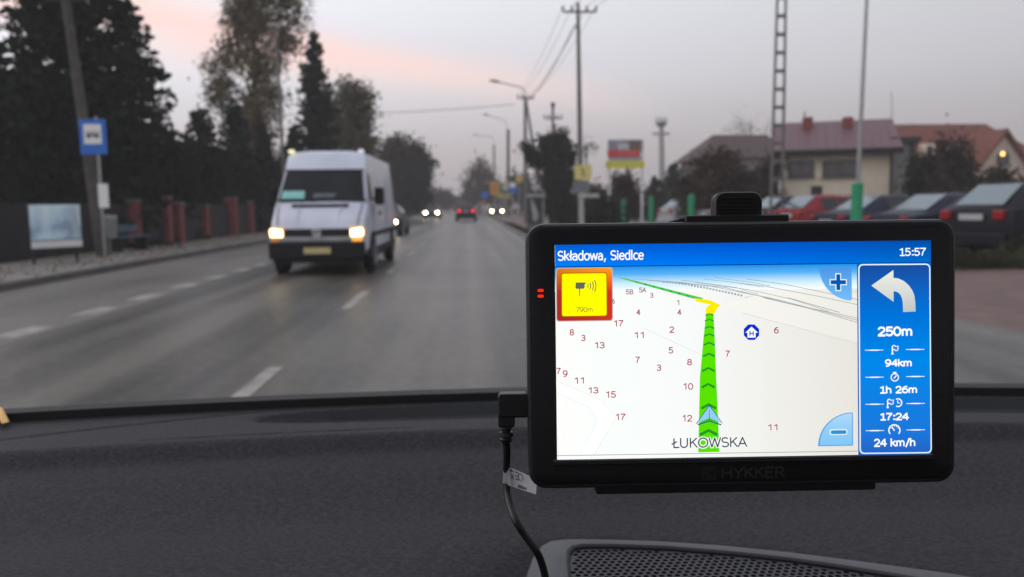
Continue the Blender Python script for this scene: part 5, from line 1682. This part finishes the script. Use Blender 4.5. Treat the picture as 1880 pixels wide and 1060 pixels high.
# house numbers
red = emat('number_red', (.42, .035, .06), 1)
darkred = emat('number_grey_red', (.26, .10, .12), 1)
for s, cx_n, cy_n, w, h, m in (('8', 1048, 610, 8, 11.5, red), ('3', 1069, 620, 8, 11.5, red), ('13', 1099, 633, 18, 11.5, red), ('17', 1134, 594, 17, 11.5, red), ('4', 1170, 574, 7.5, 10.5, red), ('4', 1245, 574, 7.5, 10.5, red),
                              ('11', 1171, 615, 17, 11.5, red), ('2', 1231, 605, 9, 11.5, red), ('5', 1229, 642, 8.5, 11.5, red), ('7', 1168, 659, 8.5, 11.5, red), ('3', 1207, 673, 8.5, 11.5, red), ('8', 1263, 663, 9, 11.5, red), ('7', 1333, 648, 8.5, 11.5, red),
                              ('6', 1423, 606, 9, 11.5, red), ('7', 1023.5, 679, 8, 11.5, red), ('9', 1035.5, 683.5, 9, 12, red), ('11', 1061, 696, 17, 11.5, red), ('13', 1087, 713.5, 18, 11.5, red), ('15', 1119, 721, 18, 12, red), ('17', 1136.5, 761, 18, 11.5, red),
                              ('10', 1260.5, 706.5, 18, 12, red), ('12', 1258.5, 763.5, 18, 12, red), ('11', 1415, 780, 17, 11.5, red), ('5B', 1154, 538, 14, 9, darkred), ('5A', 1178, 534.5, 13, 9, darkred), ('3', 1194.5, 544, 6, 9, darkred), ('1', 1242.5, 557, 5, 9.5, darkred), ('6', 1124.5, 555, 5, 9, darkred)):
    stext('house_number', s, cx_n - w / 2, cx_n + w / 2, cy_n - h / 2, cy_n + h / 2, m, scr, 4, 1.75 if h > 10 else 1.35)
stext('street_name_halo', 'ŁUKOWSKA', 1226, 1370, 796, 818, emat('halo', (.95, .97, .95), 1), scr, 6.4, 6.5)
stext('street_name', 'ŁUKOWSKA', 1228.5, 1367.5, 797.5, 816, emat('ink_navy', (.035, .05, .09), 1), scr, 7.4, 2.3)
# home marker
so('home_marker', spoly(MB(), [(1377 + math.cos(R(22.5 + 45 * k)) * 15.2, 609.5 + math.sin(R(22.5 + 45 * k)) * 15) for k in range(8)], 5), emat('marker_blue', (.0, .03, .62), 1), scr)
so('home_symbol', spoly(MB(), [(1377, 599.5), (1388.5, 610), (1384.5, 610.3), (1384.5, 619), (1369.5, 619.2), (1369.5, 610.5), (1365.5, 610.3)], 6), white, scr)
hm = MB()
sline(hm, [(1374, 607.5), (1374, 615.5)], 2, 7); sline(hm, [(1380, 607.5), (1380, 615.5)], 2, 7); sline(hm, [(1374, 611.5), (1380, 611.5)], 2, 7)
so('home_letter', hm, emat('marker_blue', (0, 0, 0)), scr)
# bottom line of the map
so('map_bottom_line', sline(MB(), [(1020, 830), (1572, 822.5)], 1.3, 8), emat('map_base_grey', (.35, .38, .38), 1), scr)
# camera warning
m_wr = egrad('warning_border', [(0, (.60, .03, .02)), (.55, (.62, .03, .02)), (.8, (.92, .14, .01)), (1, (.98, .30, .02))], 1, S(1070, 590)[1], S(1070, 496)[1], 1, [(0, (.7, .8, .9)), (1, (1.05, 1.2, 1))], 0, S(1020, 540)[0], S(1122, 540)[0])
def srr(x0, y0, x1, y1, r, slope=-.0145):
    p = []
    for cx, cy, a0 in ((x1 - r, y0 + r, 0), (x0 + r, y0 + r, 90), (x0 + r, y1 - r, 180), (x1 - r, y1 - r, 270)):
        for k in range(5):
            a = R(a0 + 90 * k / 4)
            x = cx + math.cos(a) * r
            p.append((x, cy - math.sin(a) * r + slope * (x - (x0 + x1) / 2)))
    return p
so('warning_edge', spoly(MB(), srr(1019.5, 495, 1123.5, 590.5, 5), 4), emat('warning_rim', (.55, .5, .5), 1), scr)
so('warning_border', spoly(MB(), srr(1021, 496, 1122, 589, 5), 5), m_wr, scr)
so('warning_outline', spoly(MB(), srr(1029, 504, 1113, 582, 4), 6), emat('warning_brown', (.42, .16, .0), 1), scr)
so('warning_panel', spoly(MB(), srr(1030.5, 505.5, 1111.5, 580.5, 3.5), 7), emat('warning_yellow', (1.12, 1.04, .0), 1), scr)
m_ink = emat('warning_ink', (.12, .15, .10), 1)
cmr = spoly(MB(), [(1055.5, 521.5), (1070, 521.3), (1075, 522), (1071, 526.5), (1072.5, 528.5), (1070, 532.5), (1056, 532.7), (1055, 531)], 8)
sline(cmr, [(1062.5, 532), (1062.5, 546)], 1.6, 8)
for k in range(4):
    sline(cmr, arc(1072, 527.5, 6 + k * 4.8, -28 - k, 28 + k, 8), 1.7, 8)
so('camera_symbol', cmr, m_ink, scr)
stext('warning_distance', '790m', 1056, 1086, 565, 574, emat('warning_text', (.24, .27, .02), 1), scr, 8, 1.2)
# zoom buttons
m_zb = egrad('button_blue', [(0, (.18, .52, .98)), (1, (.07, .30, .78))], 1, S(1540, 553)[1], S(1540, 492)[1])
so('zoom_in_button', spoly(MB(), [(1502, 495.5), (1556, 493.5), (1562, 494), (1562.5, 550), (1560, 553)] + arc(1563, 491, 61, 268, 184, 12, 62), 5), m_zb, scr)
def plus(mb, cx, cy, a, w, lay):
    pts = [(-w, -a), (w, -a), (w, -w), (a, -w), (a, w), (w, w), (w, a), (-w, a), (-w, w), (-a, w), (-a, -w), (-w, -w)]
    for q in ([(-w, -a), (w, -a), (w, a), (-w, a)], [(-a, -w), (-w, -w), (-w, w), (-a, w)], [(w, -w), (a, -w), (a, w), (w, w)]):
        spoly(mb, [(cx + x, cy + y) for x, y in q], lay)
    return mb
so('plus_outline', plus(MB(), 1537, 520, 16, 5.4, 7), emat('button_white', (.80, .93, 1.0), 1), scr)
so('plus', plus(MB(), 1537, 520, 14, 3.6, 8), emat('button_navy', (.0, .10, .42), 1), scr)
so('zoom_out_edge', spoly(MB(), [(1498.5, 814)] + arc(1563, 814, 65, 180, 92, 14, 61) + [(1562.5, 753.5), (1562.5, 813)], 5), emat('button_edge', (.10, .36, .78), 1), scr)
so('zoom_out_button', spoly(MB(), [(1501, 812)] + arc(1563, 812, 62, 180, 93, 14, 57.5) + [(1560.5, 755.5), (1560.5, 811)], 6), egrad('button_blue_b', [(0, (.22, .58, .92)), (.5, (.30, .62, .95)), (1, (.45, .72, .98))], 1, S(1540, 812)[1], S(1540, 752)[1]), scr)
so('minus_outline', spoly(MB(), srr(1519, 783, 1552, 793.5, 4), 7), emat('button_white', (1, 1, 1)), scr)
so('minus', spoly(MB(), srr(1521, 785, 1550, 791.7, 3), 8), emat('button_mid', (.03, .28, .66), 1), scr)
# route panel
m_pn = egrad('panel_blue', [(0, (.02, .12, .55)), (.12, (.01, .19, .72)), (.5, (.0, .25, .84)), (.75, (.0, .17, .70)), (1, (.01, .07, .34))], 1, S(1640, 829)[1], S(1640, 486)[1])
so('panel_base', spoly(MB(), [(1572.5, 486.5), (1709.5, 484.8), (1706.3, 828.5), (1572.3, 830.5)], 3), emat('panel_back', (.01, .12, .52), 1), scr)
so('panel_border', spoly(MB(), srr(1574.5, 487, 1708, 827.5, 8, -.010), 4), emat('panel_white', (.78, .92, 1.0), 1), scr)
so('panel', spoly(MB(), srr(1576.8, 489.3, 1705.6, 825.2, 6.5, -.010), 5), m_pn, scr)
m_ar = egrad('arrow_silver', [(0, (.52, .56, .56)), (.5, (.70, .73, .70)), (1, (.86, .87, .76))], 1, S(1640, 575)[1], S(1640, 496)[1])
ta = MB()
pts_o = arc(1634, 554, 46, 88, 0, 14, 42); pts_i = arc(1634, 556, 21, 0, 86, 12, 21)
# the bend of the arrow
o1 = [(1638, 512), (1648, 513), (1658, 517.5), (1667, 525), (1673.5, 534), (1677.5, 544), (1679, 556), (1679.5, 572)]
i1 = [(1638.5, 536), (1644, 536.5), (1648.5, 539), (1652, 543), (1654.3, 548), (1655.4, 553), (1656, 560), (1656.3, 573)]
for k in range(7):
    spoly(ta, [o1[k], o1[k + 1], i1[k + 1], i1[k]], 7)
spoly(ta, [(1639, 498), (1639, 555), (1598, 526)], 7)
so('turn_arrow', ta, m_ar, scr)
stext('turn_distance', '250m', 1609, 1673, 598.5, 616.5, white, scr, 7, 3.7)
stext('value_lettering', '94km', 1622, 1671.5, 656.5, 671, white, scr, 7, 2.8, True)
stext('value_lettering', '1h 26m', 1612.5, 1681, 704.5, 719, white, scr, 7, 2.8, True)
stext('value_lettering', '17:24', 1612.5, 1666, 753.5, 767.5, white, scr, 7, 2.8, True)
stext('value_lettering', '24 km/h', 1600.5, 1677, 799, 816.5, white, scr, 7, 2.8, True)
for y in (641, 689.5, 738, 785.5):
    dm_ = MB()
    for x0, x1, dy in ((1585.5, 1619.5, .4), (1661, 1695, -.9)):
        sline(dm_, [(x0, y + dy), ((x0 + x1) / 2 - 6, y + dy - .1), ((x0 + x1) / 2 + 6, y + dy - .2), (x1, y + dy - .4)], 3.2, 7, True)
        sline(dm_, [(x0, y + dy), ((x0 + x1) / 2, y + dy - .2), (x1, y + dy - .4)], 1.1, 7)
    so('divider', dm_, white, scr)
def flag(mb, x, y):
    sline(mb, [(x - 4.5, y + 7.5), (x - 4.5, y - 6)], 2.3, 7)
    sline(mb, [(x - 4.5, y - 6), (x - 1, y - 7.5), (x + 2, y - 5), (x + 6, y - 6.5), (x + 5.5, y + 1), (x + 2, y + 2.3), (x - 1, y - .3), (x - 4.5, y + 1)], 1.8, 7)
    sline(mb, [(x - 6.5, y + 7.6), (x - 2.5, y + 7.6)], 2.6, 7)
so('flag_symbol', (lambda mb: (flag(mb, 1640.5, 640), mb)[1])(MB()), white, scr)
ic = MB(); sline(ic, arc(1640, 690, 6.8, 0, 360, 24, 6.6), 1.9, 7); sline(ic, [(1637, 681.5), (1643, 681.3)], 2.4, 7); sline(ic, [(1640, 683), (1640, 684)], 2, 7); sline(ic, [(1638.5, 692), (1643, 686.5)], 2, 7)
so('stopwatch_symbol', ic, white, scr)
ic = MB(); flag(ic, 1631, 736.5); sline(ic, arc(1645.5, 735.5, 7, 120, -120, 20, 7), 2.1, 7); sline(ic, [(1645, 731), (1645, 736), (1649, 736)], 1.6, 7)
so('arrival_symbol', ic, white, scr)
ic = MB(); sline(ic, arc(1638.5, 785, 10.3, 222, -42, 24, 9.8), 2.2, 7); sline(ic, [(1634, 779.5), (1639, 786)], 2, 7)
for a in (150, 120, 90, 60, 30): sline(ic, [(1638.5 + math.cos(R(a)) * 9.5, 785 - math.sin(R(a)) * 9), (1638.5 + math.cos(R(a)) * 6.8, 785 - math.sin(R(a)) * 6.5)], 1.2, 7)
so('speed_symbol', ic, white, scr)
# charge lights and maker's mark on the front
m_led = emat('red_indicator', (1, .015, .005), 1.6)
for y in (533.5, 544):
    x_, y_ = dv(992.5, y)
    obj('indicator_light', MB().loft([rrect(x_ - .00125, y_ - .0006, x_ + .00125, y_ + .0006, .0005, z) for z in (.0001, .0004)]), m_led, nav)
m_logo = mat('grey_maker_print', (.045, .043, .045), .6, var=0)
letters('maker_lettering', 'HYKKER', 1325, 1441, 857, 878, 2.6, lambda x, y, dz: (*dv(x, y), .00018 + dz), m_logo, nav, slope=-.012)
lg = MB()
def dline(mb, pts, w, z):
    q = [Vector(dv(*p)) for p in pts]
    for a, b in zip(q[:-1], q[1:]):
        d = (b - a).normalized(); nn_ = Vector((-d.y, d.x)) * w * KX / 2
        mb.add([(a.x + nn_.x, a.y + nn_.y, z), (b.x + nn_.x, b.y + nn_.y, z), (b.x - nn_.x, b.y - nn_.y, z), (a.x - nn_.x, a.y - nn_.y, z)], [(0, 1, 2, 3)])
dline(lg, [(1290, 858.5), (1312.5, 858), (1312.5, 879.5), (1290, 880), (1290, 858.5)], 1.2, .00018)
dline(lg, [(1297, 859), (1291, 868), (1300, 879)], 1.3, .00021)
dline(lg, [(1309, 859), (1297, 868.5), (1309, 879)], 1.5, .00024)
dline(lg, [(1303, 859), (1294, 867.5)], 1.0, .00027)
so('maker_emblem', lg, m_logo, nav)

# ---- mount: clip, arm and suction foot on the glass behind the navigator
mount = thing('navigator_mount', 'black ribbed mount clip holding the navigator to the windscreen', 'mount')
mount.matrix_world = DM
m_mount = mat('mount_black_plastic', (.010, .010, .011), .5, var=.1, scale=300)
def drr(name, px0, py0, px1, py1, r, z0, z1, parent, m=m_mount):
    (x0, y1), (x1, y0) = dv(px0, py0), dv(px1, py1)
    return obj(name, MB().loft([rrect(x0 + .0006, y0 + .0006, x1 - .0006, y1 - .0006, r, z0), rrect(x0, y0, x1, y1, r, z0 + .0008), rrect(x0, y0, x1, y1, r, z1 - .001), rrect(x0 + .0006, y0 + .0006, x1 - .0006, y1 - .0006, r, z1)]), m, parent, smooth=True)
clip = drr('clip', 1319, 350, 1409, 440, .0042, -.014, -.006, mount)
for k in range(7):
    (x0, y1), (x1, y0) = dv(1330, 361 + k * 6.4), dv(1398, 363 + k * 6.4)
    obj('rib', MB().box(((x0 + x1) / 2, (y0 + y1) / 2, -.0056), (x1 - x0, .0007, .0012)), m_mount, clip)
drr('top_bar', 1262, 394, 1456, 420, .0006, -.016, -.004, mount)
(x0, y1), (x1, y0) = dv(1232, 400), dv(1275, 404)
obj('bar_tip', MB().prism([(x0, y0 - .0004, -.010), (x1, y0 - .0006, -.010), (x1, y1 + .0006, -.010)], (0, 0, .004)), m_mount, mount)
drr('lower_cradle', 1096, 870, 1617, 905, .0012, -.020, -.004, mount)
back = drr('back_plate', 1240, 420, 1480, 880, .006, -.024, -.0175, mount)
# arm from the back plate to the glass
Dinv = DM.inverted()
foot_w = None
x_f = DC.x - .01
h_f = .10
foot_w = Vector(gl(x_f, h_f))
fl = Dinv @ foot_w
obj('arm', MB().tube([(0, .01, -.022), ((0 + fl.x) / 2, (.01 + fl.y) / 2 - .004, (-.022 + fl.z) / 2), (fl.x, fl.y, fl.z + .006)], [.009, .007, .009], 12), m_mount, mount, smooth=True)
nrm = (Dinv.to_3x3() @ Vector((0, -SL, -1)).normalized()).normalized()
a_v = nrm.cross(Vector((1, 0, 0))).normalized(); b_v = nrm.cross(a_v)
obj('suction_foot', MB().loft([[Vector(fl) + nrm * o + (a_v * math.cos(k * PI / 12) + b_v * math.sin(k * PI / 12)) * r for k in range(24)] for r, o in ((.027, .001), (.028, .004), (.022, .009), (.010, .012))]), m_mount, mount, smooth=True)

# ---- power cable
cable = thing('power_cable', 'black power cable with right-angle plug and white tag, hanging beside the navigator', 'cable')
cable.matrix_world = DM
m_cable = mat('cable_black_rubber', (.018, .018, .02), .38, var=.1, scale=200)
def D3(px, py, z=-.008):
    x, y = dv(px, py); return Vector((x * (1 - z / DD * 0), y, z))
(x0, y1), (x1, y0) = dv(914, 727), dv(972, 771)
pg_ = MB().loft([rrect(x0, y0, x1, y1, .0018, z) for z in (-.013, -.0045)])
plug = obj('plug', pg_, m_cable, cable, bevel=.0008)
(xa_, ya_), (xb_, yb_) = dv(914, 762), dv(946, 790)
obj('plug_neck', MB().loft([rrect(xa_, yb_, xb_, ya_, .0015, z) for z in (-.0125, -.005)]), m_cable, cable, bevel=.0008)
sr = []
for k, (py, w) in enumerate(((784, 8), (787, 12), (793, 13), (795, 9), (799, 9), (801, 13), (809, 13.5), (811, 10), (814, 12), (818, 11), (822, 7))):
    x, y = dv(929.5, py); r = w * KX
    sr.append((x, y, r))
obj('strain_relief', MB().loft([[(x + math.cos(a) * r * 1.0, y, -.0088 + math.sin(a) * r) for a in [k * PI / 8 for k in range(16)]] for x, y, r in [(x, y, r) for x, y, r in sr]]), m_cable, cable, smooth=True)
pth = [(930, 815), (930.5, 840), (930, 868), (931, 900), (937, 930), (948, 958), (965, 985), (982, 1008), (993, 1030), (1001, 1060), (1006, 1100), (1010, 1150)]
zz = [-.009, -.011, -.014, -.013, -.007, .0, .0, -.0, -.002, -.004, -.006, -.008]
pts = []
for (px, py), z in zip(pth, zz):
    # point on the pixel ray at device depth z
    r = ray(px, py); k = ((DC + dzw * z) - EYE).dot(dzw) / r.dot(dzw)
    q = Dinv @ (EYE + r * k)
    pts.append(q)
def spl(P, m=5):
    out_ = []
    for i in range(len(P) - 1):
        p0, p1, p2, p3 = P[max(i - 1, 0)], P[i], P[i + 1], P[min(i + 2, len(P) - 1)]
        for j in range(m):
            t = j / m
            out_.append(.5 * ((2 * p1) + (p2 - p0) * t + (2 * p0 - 5 * p1 + 4 * p2 - p3) * t * t + (3 * p1 - p0 - 3 * p2 + p3) * t ** 3))
    return out_ + [P[-1]]
obj('wire', MB().tube(spl(pts), .00168, 14), m_cable, cable, smooth=True)
# white tag wrapped round the cable, print upside down
def tg(px, py, z):
    r = ray(px, py); k = ((DC + dzw * z) - EYE).dot(dzw) / r.dot(dzw)
    return Dinv @ (EYE + r * k)
tA, tB, tC, tD = tg(923, 887, -.0128), tg(924, 866, -.0128), tg(934, 857, -.0118), tg(938, 893, -.0118)
tE, tF_ = tg(986, 880, -.0185), tg(984, 908, -.0185)
tagm = MB().add([tA, tB, tC, tD, tE, tF_], [(0, 3, 2, 1), (3, 5, 4, 2)])
m_tagw = mat('white_label_paper', (.80, .80, .84), .6, var=.05, scale=100)
to = obj('tag', tagm, m_tagw, cable, recalc=False)
_t = m_tagw.node_tree
_tl = _t.nodes.new('ShaderNodeBsdfTranslucent'); _tl.inputs[0].default_value = (.85, .85, .9, 1)
_mx = _t.nodes.new('ShaderNodeMixShader'); _mx.inputs[0].default_value = .45
_t.links.new(_t.nodes['Principled BSDF'].outputs[0], _mx.inputs[1]); _t.links.new(_tl.outputs[0], _mx.inputs[2])
_t.links.new(_mx.outputs[0], [n for n in _t.nodes if n.type == 'OUTPUT_MATERIAL'][0].inputs[0])
m_tink = mat('label_ink', (.03, .03, .035), .6, var=0)
nrm_ = (tE - tD).cross(tC - tD).normalized()
if nrm_.z < 0: nrm_ = -nrm_
def tfn(x, y, dz):      # x, y in hundredths of the tag's length and width
    q = tD.lerp(tF_, x / 100).lerp(tC.lerp(tE, x / 100), (50 - y) / 50)
    return tuple(q + nrm_ * (.00012 + dz))
letters('tag_lettering', 'CE', 20, 50, 5, 27, 2.6, tfn, m_tink, to, True)
letters('tag_lettering', 'HYKKER', 26, 62, 38, 48, 2.2, tfn, m_tink, to, True)
letters('tag_lettering', 'X', 4, 14, 17, 30, 2, tfn, m_tink, to, True)
letters('tag_lettering', '-', 2, 14, 4, 12, 3.4, tfn, m_tink, to, True)
# ================================================================== AIR
hz_m = bpy.data.materials.new('haze')
hz_m.use_nodes = True
t = hz_m.node_tree
t.nodes.clear()
o_ = t.nodes.new('ShaderNodeOutputMaterial')
pv = t.nodes.new('ShaderNodeVolumePrincipled')
pv.inputs['Color'].default_value = (.93, .90, .93, 1)
pv.inputs['Density'].default_value = .0015
t.links.new(pv.outputs[0], o_.inputs['Volume'])
hb = struct(obj('haze', MB().box((0, 250, 9.0), (920, 640, 20.0)), hz_m), 'stuff')
